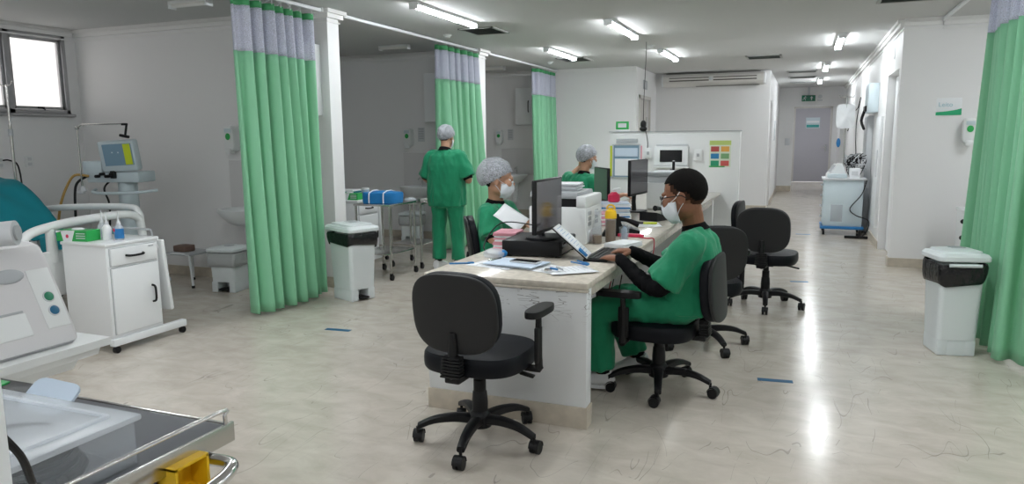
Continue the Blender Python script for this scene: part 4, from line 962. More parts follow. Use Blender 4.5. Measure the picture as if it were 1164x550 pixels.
tag(B().sbox(.18, .16, .06, 4, n=24, M4=mtx((0, 0, .031))).build('brown_pouch', mat('brown_fabric', (.16, .10, .08), .8), None, loc=(-5.76, 5.46, .34)), 'small brown pouch lying on the white step stool', 'pouch')

# ------------------------------------------------------------------ foreground, left
fc = thing('steel_trolley', 'steel topped trolley with guard rail in the bottom left corner', 'trolley', (-1.42, .80, 0))
def Q(x, y, z): return (x+1.42, y-.80, z)
def qb(mb, x0, x1, y0, y1, z0, z1, bev=.003): return mb.bb(x0+1.42, x1+1.42, y0-.8, y1-.8, z0, z1, bev)
qb(B(), -1.76, -1.10, .45, 1.14, .825, .848, .004).build('tray_top', M['steel'], fc)
qb(B(), -1.75, -1.112, .46, 1.13, .846, .851).build('rubber_mat', M['graymat'], fc)
mb = B(); qb(mb, -1.106, -1.098, .45, 1.14, .815, .858, .002); qb(mb, -1.76, -1.10, 1.134, 1.142, .815, .852, .002); mb.build('edge_lip', M['steel'], fc)
B().tube(crom([V(Q(*q)) for q in ((-1.104, 1.12, .85), (-1.104, 1.12, .877), (-1.104, 1.10, .888), (-1.104, .80, .888), (-1.104, .50, .888), (-1.104, .48, .85))], 4), .0045, 10).build('guard_rail', M['chrome'], fc)
qb(B(), -1.74, -1.14, .50, 1.10, .12, .82, .01).build('trolley_body', M['white'], fc)
qb(B(), -1.145, -1.128, .55, 1.06, .62, .79, .004).build('drawer', M['white'], fc)
qb(B(), -1.145, -1.128, .55, 1.06, .36, .59, .004).build('drawer', M['white'], fc)
B().tube(crom([V(Q(*q)) for q in ((-1.135, 1.07, .80), (-1.07, 1.075, .80), (-1.035, 1.06, .80), (-1.025, 1.0, .79), (-1.035, .85, .775), (-1.05, .62, .77), (-1.13, .60, .77))], 6), .013, 14).build('push_handle', M['chrome'], fc)
B().lathe([(.022, 0), (.024, .008), (.015, .012)], 16, mtx(Q(-1.128, 1.07, .80), (0, PI/2, 0))).build('handle_flange', M['chrome'], fc)
for sx in (-1.70, -1.18):
    for sy in (.54, 1.06): B().cyl(Q(sx-.015, sy, .05), Q(sx+.015, sy, .05), .05, 18).tube([Q(sx, sy, .05), Q(sx, sy, .13)], .014, 8).build('caster', M['black'], fc)
yb_ = thing('yellow_tray', 'small yellow plastic bin hooked on the trolley side', 'bin', (-1.105, 1.0, .763))
mb = B(); mb.bb(-.02, .03, -.042, .042, -.01, .0).bb(-.02, -.014, -.042, .042, 0, .07).bb(-.02, .03, -.042, .042, .064, .07).bb(-.02, .03, -.042, -.036, 0, .068).bb(-.02, .03, .036, .042, 0, .068)
mb.build('tray_shell', M['yellow'], yb_, smooth=False); B().bb(-.012, .022, -.034, .034, 0.001, .006).build('tray_liner', M['yellow'], yb_)
bx = thing('storage_box', 'clear plastic storage box with lid on the steel trolley', 'box', (-1.375, .70, .851))
mb = B(); w_, d_, h_ = .245, .225, .085
for q in ((-w_, w_, -d_, d_, 0, .004), (-w_, w_, -d_, -d_+.003, 0, h_), (-w_, w_, d_-.003, d_, 0, h_), (-w_, -w_+.003, -d_, d_, 0, h_), (w_-.003, w_, -d_, d_, 0, h_)): mb.bb(*q)
mb.build('box_wall', M['clear'], bx, smooth=False)
mb = B(); mb.box((0, 0, h_+.006), (w_*2+.020, d_*2+.020, .012), bev=.004); mb.tube([(-w_+.03, -d_+.03, h_+.015), (w_-.03, -d_+.03, h_+.015), (w_-.03, d_-.03, h_+.015), (-w_+.03, d_-.03, h_+.015)], .005, 6); mb.build('box_lid', M['clearlid'], bx)
tag(B().tube([V((.10*math.cos(a)*(1-.007*i), .085*math.sin(a)*(1-.007*i), .013+.0011*i)) for i, a in enumerate([PI*2*j/16 for j in range(60)])], .012, 8).build('coiled_cable', M['black'], None, loc=(-1.26, .80, .856)), 'dark coiled cable inside the clear storage box', 'cable')
tag(B().box((0, 0, .01), (.16, .22, .018), (0, 0, .2), bev=.005).build('folded_papers', M['paper'], None, loc=(-1.50, .72, .856)), 'folded white papers inside the clear storage box', 'papers')
mb = B(); mb.box((0, 0, .004), (.17, .095, .004), (.1, 0, 0), bev=.001); mb.v = [V((v.x, v.y, v.z+.012*abs(math.sin(v.x*30)))) for v in mb.v]
tag(B().sbox(.10, .09, .012, 4, n=24, bend=3.0, M4=mtx((0, 0, .022), (.55, .25, .4))).build('surgical_mask', M['paperblue'], None, loc=(-1.53, 1.05, .862)), 'pale blue surgical mask at the back of the steel trolley', 'mask')
bk = thing('handheld_device', 'black device with a green pad behind the storage box', 'device', (-1.66, 1.03, .851), .3); B().box((0, 0, .025), (.13, .10, .045), (0, .15, 0), bev=.008).build('device_body', M['black'], bk); B().box((-.03, 0, .052), (.05, .06, .008), (0, .15, 0), bev=.003).build('green_pad', M['green'], bk)
# second trolley with a defibrillator
tr = thing('equipment_trolley', 'white equipment trolley under the grey defibrillator at the left edge', 'trolley', (-2.42, 1.45, 0))
B().prism([(-.45, 1.21-1.45), (.295, 1.21-1.45), (.295, .23), (-.45, .23)], .025, mtx((0, 0, .775))).build('tray', M['whiteplastic'], tr, smooth=False)
mb = B(); mb.loft([[(x, y, z) for x, y in ((-.43*k, -.22*k), (.27*k, -.22*k), (.27*k, .21*k), (-.43*k, .21*k))] for k, z in ((1, .775), (.97, .745), (.80, .735), (.74, .70))]); mb.build('tray_support', M['whiteplastic'], tr)
B().bb(-.42, .06, -.18, .17, .10, .71, .02).build('trolley_body', M['white'], tr)
B().bb(.058, .07, -.15, .14, .40, .66, .004).build('drawer', M['white'], tr)
for sx in (-.36, .0):
    for sy in (-.14, .13): B().cyl((sx-.015, sy, .05), (sx+.015, sy, .05), .05, 16).tube([(sx, sy, .05), (sx, sy, .12)], .014, 8).build('caster', M['black'], tr)
df = thing('defibrillator', 'off white defibrillator monitor with green and blue buttons', 'medical monitor', (-2.35, 1.43, .80))
# side profile in XZ (x forward), extruded in Y
prof = [(-.30, 0), (.165, 0), (.18, .012), (.172, .04), (.055, .285), (.035, .315), (.0, .325), (-.28, .325), (-.30, .30)]
pf = []
bm_ = B(); n_ = len(prof); y0, y1 = -.23, .175; c_ = .02
rg = []
for y, k in ((y0, .93), (y0+c_*.4, .98), (y0+c_, 1), (y1-c_, 1), (y1-c_*.4, .98), (y1, .93)): rg.append([((x+.06)*k-.06, y, (z-.16)*k+.16) for x, z in prof])
bm_.loft(rg).build('casing', M['alarm'], df)
fd = V((-.117, 0, .245)).normalized(); fn = V((.245, 0, .117)).normalized()
def fp(t, y, o=0): return V((.172, 0, .04))+fd*t+V((0, y, 0))+fn*o     # point on the sloping face
def fbox(t, y, w, h_, th, bev=.0): return B().box((0, 0, 0), (th, w, h_), bev=bev)
def onface(mb, t, y, o=0):
    R = Matrix(((fn.x, 0, fd.x, 0), (0, 1, 0, 0), (fn.z, 0, fd.z, 0), (0, 0, 0, 1))); p = fp(t, y, o); mb.v = [R @ v+p for v in mb.v]; return mb
onface(fbox(0, 0, .075, .20, .003, .001), .125, .123).build('button_panel', M['whiteplastic'], df)
for t_, m_ in ((.128, 'green'), (.080, 'blue')):
    mb = B(); mb.lathe([(.015, 0), (.015, .004), (.011, .007)], 20, mtx((0, 0, 0), (0, PI/2, 0))); onface(mb, t_, .125, .001).build('round_button', mat('button_'+m_, (.02, .22, .12) if m_ == 'green' else (.01, .13, .26), .4), df)
    mb = B(); mb.lathe([(.019, 0), (.019, .002), (.017, .003)], 20, mtx((0, 0, 0), (0, PI/2, 0))); onface(mb, t_, .125, .001).build('button_ring', M['ltgrey'], df)
mb = B(); onface(fbox(0, 0, .13, .075, .004, .001), .055, -.03).build('paper_door', M['whiteplastic'], df); onface(fbox(0, 0, .12, .006, .005), .098, -.03).build('paper_slot', M['greyplastic'], df)
onface(B().ball((0, 0, 0), (.006, .05, .024), 18), .215, .03, .001).build('dark_window', M['greyplastic'], df)
mb = B(); mb.cyl((.03, -.05, .365), (.14, .03, .375), .038, 20); mb.build('cable_roll', M['ltgrey'], df); B().cyl((.139, .029, .3749), (.146, .034, .3755), .024, 18).build('roll_core', M['greyplastic'], df)
B().tube([(.0, -.1, .33), (.03, -.06, .36), (.02, .02, .345)], .02, 10, smooth=4).build('carry_handle', M['ltgrey'], df)
po_ = thing('equipment_post', 'upright pale post at the bottom left edge of the view', 'post', (-.905, .50, 0))
B().bb(-.04, .04, -.04, .04, .06, 1.34, .01).build('column', M['whiteplastic'], po_); B().lathe([(.15, 0), (.15, .03), (.06, .06)], 24).build('base', M['tealplastic'], po_); B().lathe([(.035, 1.34), (.03, 1.36)], 16).build('top_cap', M['white'], po_)
tag(B().tube(crom([V(q) for q in ((-.90, .545, 1.10), (-.915, .58, 1.05), (-.96, .62, .985), (-1.02, .66, .953), (-1.09, .62, .951), (-1.16, .56, .953))], 6), .005, 8).build('black_cable', M['black']), 'black cable running from the post over the box', 'cable')

# ------------------------------------------------------------------ corridor, back wall and right side
cc = thing('supply_cart', 'white supply cart with blue base standing in the corridor', 'cart', (.565, 11.72, 0))
B().bb(-.26, .26, -.27, .27, .13, .80, .012).build('cart_body', M['tealplastic'], cc); B().bb(-.29, .29, -.30, .30, .80, .83, .006).build('cart_top', M['ltgrey'], cc)
B().bb(-.29, .29, -.30, .30, .09, .13, .01).build('base_plate', M['blue'], cc)
B().bb(-.16, .0, -.276, -.27, .2, .45, .003).build('side_pocket', M['clearlid'], cc)
for k in range(4): 
    dr = B().bb(-.268, -.26, -.24, .24, .16+.155*k, .30+.155*k, .003).build('drawer', M['tealplastic'], cc); B().tube([(-.268, -.1, .25+.155*k), (-.295, -.08, .25+.155*k), (-.295, .08, .25+.155*k), (-.268, .1, .25+.155*k)], .008, 6).build('drawer_handle', M['greyplastic'], dr)
for sx in (-1, 1):
    for sy in (-1, 1): B().cyl((sx*.24-.015, sy*.25, .035), (sx*.24+.015, sy*.25, .035), .035, 14).tube([(sx*.24, sy*.25, .04), (sx*.24, sy*.25, .10)], .012, 8).build('caster', M['black'], cc)
pole = B().tube([(.0, .25, .40), (.0, .25, 2.02)], .012, 8).build('cart_pole', M['steel'], cc)
B().tube([(-.10, .25, 2.03), (-.09, .25, 2.0), (0, .25, 2.0), (.09, .25, 2.0), (.10, .25, 2.03)], .006, 6).build('pole_hook', M['steel'], pole)
r = thing('cardiac_monitor', 'white monitor with a grey screen on the corridor cart', 'monitor', (.46, 11.60, .83), .2); B().prism([(-.13, 0), (.12, 0), (.12, .03), (.05, .20), (-.02, .20), (-.13, .05)], .20, mtx((0, .1, 0), (PI/2, 0, 0))).build('casing', M['whiteplastic'], r); B().box((-.07, 0, .13), (.004, .16, .12), (0, .64, 0)).build('screen', M['greyplastic'], r)
r = thing('glove_carton', 'white carton on the corridor cart below the cables', 'box', (.70, 11.55, .83)); B().bb(-.07, .07, -.07, .07, 0, .14, .003).build('carton', M['paper'], r); B().bb(-.04, .04, -.072, -.07, .04, .1).build('carton_label', M['ltgrey'], r, smooth=False)
r = thing('flat_case', 'pale teal case lying at the left edge of the corridor cart', 'case', (.42, 11.48, .83), .05); B().box((0, 0, 0.0), (.01, .01, .01)); 
B().bb(-.12, .14, -.05, .05, .0, .06, .01).build('case_body', M['tealplastic'], r)
r.location = (.46, 11.49, .83); bpy.data.objects['cardiac_monitor'].location = (.47, 11.68, .83)
rc2 = random.Random(12); cbn = thing('cable_bundle', 'tangle of black and green cables hanging over the corridor cart', 'cables', (.72, 11.72, .84))
for k in range(14):
    pts = [V((rc2.uniform(-.16, .14), rc2.uniform(-.10, .08), rc2.uniform(.10, .32))) for _ in range(5)]; pts = [V((rc2.uniform(-.03, .1), 0, .34))]+pts+[V((rc2.uniform(-.1, .12), rc2.uniform(-.05, .05), .02))]
    B().tube(crom(pts, 6), .006, 6).build('cable', M[('black', 'greyplastic', 'ltgrey', 'black')[k % 4]], cbn)
B().tube(crom([V(q) for q in ((-.12, .28, .66), (-.06, .29, .92), (-.0, .29, 1.0), (.03, .25, 1.15), (-.01, .27, .75), (.0, .1, .3))], 6), .006, 8).build('cable', M['black'], cbn)
r = thing('drip_bag', 'white paper bag hanging from the pole over the corridor cart', 'bag', (.56, 11.97, 1.62)); mb = B().sbox(.26, .36, .03, 5, M4=mtx((0, 0, .1), (PI/2, 0, 0))); mb.v = [v+V((0, 1, 0))*noise.noise(v*9)*.03 for v in mb.v]; mb.build('bag_body', M['paper'], r); B().tube([(0, 0, .27), (.02, .02, .36)], .004, 6).build('hanger', M['ltgrey'], r)
tag(B().ball((0, 0, 0), (.03, .02, .07), 12).build('blue_bulb', M['blue'], None, loc=(.48, 11.96, 1.33)), 'blue rubber bulb hanging beside the corridor cart pole', 'bulb')
tag(B().tube(crom([V(q) for q in ((.86, 11.46, .80), (.80, 11.42, .60), (.66, 11.42, .40), (.74, 11.42, .30), (.88, 11.2, .26), (.88, 11.1, .15), (.80, 11.1, .03), (.70, 11.2, .02))], 6), .007, 8).build('power_lead', M['black']), 'black power lead looping down the side of the corridor cart', 'cable')
r = thing('power_strip', 'black power strip on the floor by the corridor cart', 'power strip', (.74, 11.15, 0)); B().box((0, 0, .02), (.30, .06, .035), bev=.006).build('strip_body', M['black'], r); B().box((.02, 0, .05), (.04, .04, .04), bev=.005).build('plug', M['black'], r)
r = thing('wall_unit', 'pale blue wall box with dark fittings on the corridor wall', 'wall box', (.93, 11.55, 1.95)); B().bb(-.13, 0, -.30, .30, -.20, .20, .01).build('unit_body', M['tealplastic'], r); B().bb(-.15, -.13, -.1, .25, -.18, -.10, .005).build('fitting', M['black'], r); B().tube([(-.14, .1, -.16), (-.17, .2, -.3), (-.12, .35, -.42)], .02, 8, smooth=3).build('fitting', M['black'], r)
r = thing('tall_locker', 'narrow grey locker against the corridor wall beyond the doorway', 'locker', (.93, 12.15, 0)); B().bb(-.075, -.002, -.30, .30, .02, 1.72, .006).build('locker_body', M['ltgrey'], r); B().bb(-.083, -.075, -.28, .28, .06, 1.70, .003).build('locker_door', M['greyplastic'], r)
for sx in (-.06, -.02):
    for sy in (-.27, .27): B().bb(sx-.012, sx+.012, sy-.02, sy+.02, 0, .025).build('foot', M['black'], r)
r = thing('wall_panel', 'white panel with grey slot on the wall beside the doorway', 'panel', (.93, 10.75, 0)); B().bb(-.035, 0, -.35, .25, .25, 1.68, .005).build('panel_board', M['white'], r); B().bb(-.042, -.035, -.25, -.15, .9, 1.25, .002).build('panel_slot', M['ltgrey'], r)
r = thing('wall_socket', 'white socket low on the corridor wall', 'socket', (.93, 10.95, .28)) if False else None
r = thing('emblem_plate', 'small pale emblem plate over the right doorway', 'plate', (.93, 9.62, 2.38)); B().bb(-.006, 0, -.05, .05, -.07, .07, .002).build('plate', M['ltgrey'], r)
r = thing('corridor_notice', 'grey notice on the left wall of the corridor', 'notice', (-.63, 17.6, 1.55)); B().bb(0, .01, -.2, .2, -.22, .22, .002).build('notice_sheet', M['ltgrey'], r)
r = thing('corridor_switch', 'grey switch box on the end wall left of the door', 'switch', (-.40, 20.2, 1.28)); B().bb(-.06, .06, -.03, 0, -.09, .09, .004).build('switch_cover', M['ltgrey'], r)
# exit sign
r = thing('exit_sign', 'green exit sign with running figure and arrow over the corridor end', 'sign', (.06, 20.10, 2.37)); B().bb(-.16, .16, -.012, .012, -.075, .075, .003).build('sign_plate', mat('exit_green', (.0, .16, .08), .4), r); B().bb(-.03, .03, -.01, .01, .075, .28).build('sign_bracket', M['ltgrey'], r)
mb = B(); z = -.015
mb.ball((-.075, z, .045), (.012, .004, .012), 10); mb.tube([(-.08, z, .03), (-.095, z, -.01)], .009, 6); mb.tube([(-.095, z, -.01), (-.07, z, -.025), (-.075, z, -.055)], .006, 6); mb.tube([(-.095, z, -.01), (-.12, z, -.03), (-.14, z, -.035)], .006, 6); mb.tube([(-.08, z, .025), (-.055, z, .01), (-.045, z, .02)], .005, 6); mb.tube([(-.08, z, .025), (-.11, z, .02), (-.12, z, .0)], .005, 6)
mb.build('running_figure', M['white'], r)
M4 = mtx((.07, -.0125, 0), (PI/2, 0, 0)); B().prism([(-.012, -.05), (.012, -.05), (.012, .005), (.04, .005), (0, .05), (-.04, .005), (-.012, .005)], .004, M4).build('arrow', M['white'], r, smooth=False)
r = thing('fire_plate', 'small pale round emblem beside the exit sign', 'emblem', (.33, 20.2, 2.38)); B().lathe([(.05, 0), (.05, .01), (.04, .012)], 16, mtx((0, 0, .03), (PI/2, 0, 0))).bb(-.06, .06, -.01, 0, -.08, -.04).build('emblem_disc', M['ltgrey'], r)
r = thing('door_poster', 'teal and white notice on the far corridor door', 'notice', (.23, 24.39, 1.82)); B().bb(-.20, .20, -.006, 0, -.16, .16).build('notice_sheet', M['tealplastic'], r, smooth=False); B().bb(-.18, .18, -.009, -.006, .0, .06).build('notice_band', M['paper'], r, smooth=False); B().bb(-.18, .18, -.009, -.006, -.14, -.06).build('notice_band', mat('teal_print', (.02, .30, .28), .5), r, smooth=False)
r = thing('side_sign', 'small dark sign above the beige side door', 'sign', (-2.75, 13.45, 2.38)); B().bb(0, .012, -.16, .16, -.08, .08, .002).build('sign_plate', M['greyplastic'], r); B().bb(.012, .014, -.1, .02, -.05, .05).build('sign_print', M['ltgrey'], r)
# sign by the right curtain
r = thing('room_sign', 'white and green room sign on the right wall by the corner', 'sign', (1.405, 8.93, 1.735)); B().bb(-.12, .12, -.008, 0, -.09, .09, .002).build('sign_plate', M['paper'], r)
pg = [(-.12, -.09), (.12, -.09), (.12, -.02)]+[(.12-.24*t, -.02-.035*math.sin(t*PI/2)**.8) for t in (.15, .3, .5, .7, .85)]+[(-.12, -.057)]
B().prism(pg, .002, mtx((0, -.008, 0), (PI/2, 0, 0))).build('green_wave', mat('sign_green', (.01, .40, .17), .45), r, smooth=False)
fcv = bpy.data.curves.new('sign_text', 'FONT'); fcv.body = 'Leito'; fcv.size = .065; fcv.extrude = .0008; fcv.align_x = 'CENTER'
to = bpy.data.objects.new('sign_text', fcv); C.objects.link(to); dg_ = bpy.context.evaluated_depsgraph_get(); me_ = bpy.data.meshes.new_from_object(to.evaluated_get(dg_)); bpy.data.objects.remove(to); me_.materials.clear(); me_.materials.append(mat('sign_text_colour', (.35, .55, .62), .5))
to = bpy.data.objects.new('sign_text', me_); C.objects.link(to); to.parent = r; to.location = (-.03, -.0095, .0); to.rotation_euler = (PI/2, 0, 0)
r = thing('utility_cabinet', 'white cabinet with black knobs half hidden by the right curtain', 'cabinet', (1.72, 8.35, 0)); B().bb(-.22, .22, -.25, .25, .05, .68, .006).build('cabinet_body', M['white'], r); B().bb(-.23, .23, -.26, .26, .68, .705, .005).build('cabinet_top', M['white'], r)
for z in (.60, .44): B().ball((-.235, -.20, z), (.03, .03, .025), 12).build('knob', M['black'], r)
B().bb(-.2, .2, -.252, -.25, .1, .64).build('cabinet_door', M['white'], r)
for sx in (-.18, .18):
    for sy in (-.2, .2): B().cyl((sx, sy, 0), (sx, sy, .05), .02, 10).build('foot', M['black'], r)
# air conditioner
r = thing('air_conditioner', 'long white air conditioner under the ceiling at the back', 'air conditioner', (-1.66, 14.55, 2.50))
B().prism([(0, .12), (0, -.11), (-.16, -.12), (-.24, -.04), (-.24, .07), (-.20, .12)], 1.84, mtx((-.92, 0, 0)) @ Matrix(((0, 0, 1, 0), (1, 0, 0, 0), (0, 1, 0, 0), (0, 0, 0, 1)))).build('ac_casing', M['acbody'], r, smooth=False)
B().bb(-.86, .86, -.22, -.02, .12, .128).build('top_gap', M['acdark'], r)
for x0, x1 in ((-.80, -.06), (.02, .80)):
    B().bb(x0, x1, -.246, -.238, -.02, .05).build('grille_slot', M['acdark'], r, smooth=False); B().box(((x0+x1)/2, -.25, .018), (x1-x0, .006, .03), (.3, 0, 0), bev=.002).build('louvre', M['acbody'], r)
B().bb(-.30, .85, -.20, -.16, -.123, -.115).build('lower_slot', M['acdark'], r); B().ball((-.02, -.245, .02), (.04, .012, .04), 12).build('centre_badge', M['ltgrey'], r)
for e_ in (-1, 1): B().bb(e_*.935-.02, e_*.935+.02, -.22, 0, -.10, .10, .008).build('end_cap', M['white'], r)
# floor tape
for k, (x, y, w__, a, lb) in enumerate(((-3.25, 4.50, .21, .10, 'blue tape strip on the floor left of the desk'), (-.095, 4.433, .20, .10, 'blue tape strip on the floor right of the chairs'), (.02, 7.64, .17, .2, 'blue tape strip in the aisle past the chairs'), (.05, 11.4, .2, 0, 'farthest thin tape strip in the aisle'))):
    tag(B().bb(-w__/2, w__/2, -.025, .025, 0.0003, .0016).build('floor_tape', M['tape'], None, loc=(x, y, 0), rot=a, smooth=False), lb, 'tape', 'blue tape strips on the floor')
# ------------------------------------------------------------------ people
def fuse(name, mb, m, parent, voxel, smooth=3, wrinkle=0., wscale=9., seed=0, origin=V((0, 0, 0)), folds=None):
    me = bpy.data.meshes.new('t'); me.from_pydata([tuple(v-origin) for v in mb.v], [], mb.f)
    o = bpy.data.objects.new('t', me); C.objects.link(o)
    bm = bmesh.new(); bm.from_mesh(me); bmesh.ops.recalc_face_normals(bm, faces=bm.faces); bm.to_mesh(me); bm.free()
    r = o.modifiers.new('r', 'REMESH'); r.mode = 'VOXEL'; r.voxel_size = voxel
    s = o.modifiers.new('s', 'SMOOTH'); s.factor = .5; s.iterations = smooth
    dg = bpy.context.evaluated_depsgraph_get(); dg.update()
    m2 = bpy.data.meshes.new_from_object(o.evaluated_get(dg)); bpy.data.objects.remove(o); bpy.data.meshes.remove(me)
    m2.name = name
    if wrinkle:
        nr = [v.normal.copy() for v in m2.vertices]
        for v, n in zip(m2.vertices, nr):
            p = v.co*wscale+V((seed, seed*2, 0)); q = V((p.x*1.6, p.y*1.6, p.z*.55))
            v.co += n*wrinkle*(noise.noise(q)+.5*noise.noise(q*2.3)+.35*(1-abs(noise.noise(q*1.4+V((9, 1, 4))))*4))
    m2.materials.clear(); m2.materials.append(m)
    m2.polygons.foreach_set('use_smooth', [True]*len(m2.polygons))
    ob = bpy.data.objects.new(name, m2); C.objects.link(ob)
    if parent: ob.parent = parent
    return ob
def ring(c, a, ra, b, rb, n=24, e=2.3):
    out = []
    for k in range(n):
        t = 2*PI*k/n; cc, ss = math.cos(t), math.sin(t)
        out.append(c+a*ra*math.copysign(abs(cc)**(2/e), cc)+b*rb*math.copysign(abs(ss)**(2/e), ss))
    return out
def limb(mb, pts, r, k=5, n=14):
    pts = [V(p) for p in pts]; mb.tube(crom(pts, k), r, n); mb.ball(pts[0], r[0]*.995, 14); mb.ball(pts[-1], r[-1]*.995, 14); return mb
def frame(f, u=V((0, 0, 1))):
    f = V(f).normalized(); l = u.cross(f).normalized(); u = f.cross(l).normalized(); return f, l, u
def RM(f, l, u): return Matrix(((f.x, l.x, u.x, 0), (f.y, l.y, u.y, 0), (f.z, l.z, u.z, 0), (0, 0, 0, 1)))
def hand(mb, w, d, n, t, s=1., curl=.5, spread=.0):
    w = V(w); d = V(d).normalized(); n = V(n); n = (n-d*n.dot(d)).normalized(); t = V(t); t = (t-d*t.dot(d)-n*t.dot(n)).normalized()
    rg = []
    for q, a, b in ((-.01, .026, .021), (.02, .031, .019), (.055, .040, .016), (.085, .041, .013), (.095, .036, .009)):
        rg.append(ring(w+d*q*s, t, a*s, n, b*s, 18, 2.6))
    mb.loft(rg)
    for k, (o, L, r_) in enumerate(((.030, .072, .0088), (.0105, .080, .009), (-.010, .074, .0086), (-.029, .058, .0078))):
        b = w+d*.084*s+t*o*s; a = 0.15; p = [b-d*.02*s, b]; cur = b; dd = d+t*(o*2.2+spread*o*10)
        for q, seg in enumerate((.42, .32, .26)):
            a += curl*(.55 if q == 0 else .8)
            v = (dd*math.cos(a)+n*math.sin(a)).normalized(); cur = cur+v*L*seg*s; p.append(cur)
        mb.tube(crom(p, 3), [r_*s*1.05, r_*s*1.02, r_*s, r_*s*.95, r_*s*.82], 8); mb.ball(p[-1], r_*s*.82, 8)
    b = w+d*.022*s+t*.026*s+n*.006*s; p = [b, b+(d*.6+t*.62+n*.3)*.034*s, b+(d*.85+t*.62+n*.45)*.062*s, b+(d*1.05+t*.5+n*.5)*.083*s]
    mb.tube(crom(p, 3), [.015*s, .0125*s, .0105*s, .009*s], 8); mb.ball(p[-1], .009*s, 8)
def head_shape(mb, c, f, l, u, s):
    R = RM(f, l, u); P = lambda a, b, d: c+(f*a+l*b+u*d)*s
    def b(p, r): mb.ball(P(*p), tuple(q*s for q in r), 22, R)
    b((-.012, 0, .028), (.100, .077, .094)); b((.022, 0, -.03), (.072, .063, .082)); b((.042, 0, -.085), (.042, .044, .030)); b((.0, 0, -.05), (.065, .06, .06))
    b((.088, 0, .022), (.014, .045, .012)); b((.102, 0, -.022), (.017, .0125, .016)); b((.093, 0, -.005), (.013, .010, .028))
    b((.088, 0, -.058), (.012, .024, .008)); b((.086, 0, -.070), (.012, .021, .008))
    for e_ in (-1, 1):
        b((-.004, e_*.078, -.008), (.020, .009, .031)); b((-.002, e_*.080, -.030), (.010, .007, .010)); b((.07, e_*.038, -.02), (.03, .025, .03))
def shell(name, c, f, l, u, s, rad, off, keep, m, parent, origin, th=.004, bump=0., bs=30, n=56, pleat=0):
    R = RM(f, l, u); mb = B(); mb.ball(c*0, (1, 1, 1), n); vs = []
    loc = []
    for v in mb.v:
        q = V((v.x*rad[0]+off[0], v.y*rad[1]+off[1], v.z*rad[2]+off[2]))
        if bump: q = q+V(v).normalized()*(bump*noise.noise(v*bs))
        if pleat: q = q+V(v).normalized()*pleat*math.sin(14*math.atan2(v.y, v.x))*max(0, 1-abs(v.z))
        loc.append(q)
    fs = [fc for fc in mb.f if all(keep(loc[i]) for i in fc)]
    used = sorted({i for fc in fs for i in fc}); mp = {i: k for k, i in enumerate(used)}
    m2 = B(); m2.v = [c+(R @ (loc[i]*s))-origin for i in used]; m2.f = [[mp[i] for i in fc] for fc in fs]; m2.m = [0]*len(fs)
    o = m2.build(name, m, parent, ang=75); md = o.modifiers.new('t', 'SOLIDIFY'); md.thickness = th; md.offset = -1
    return o
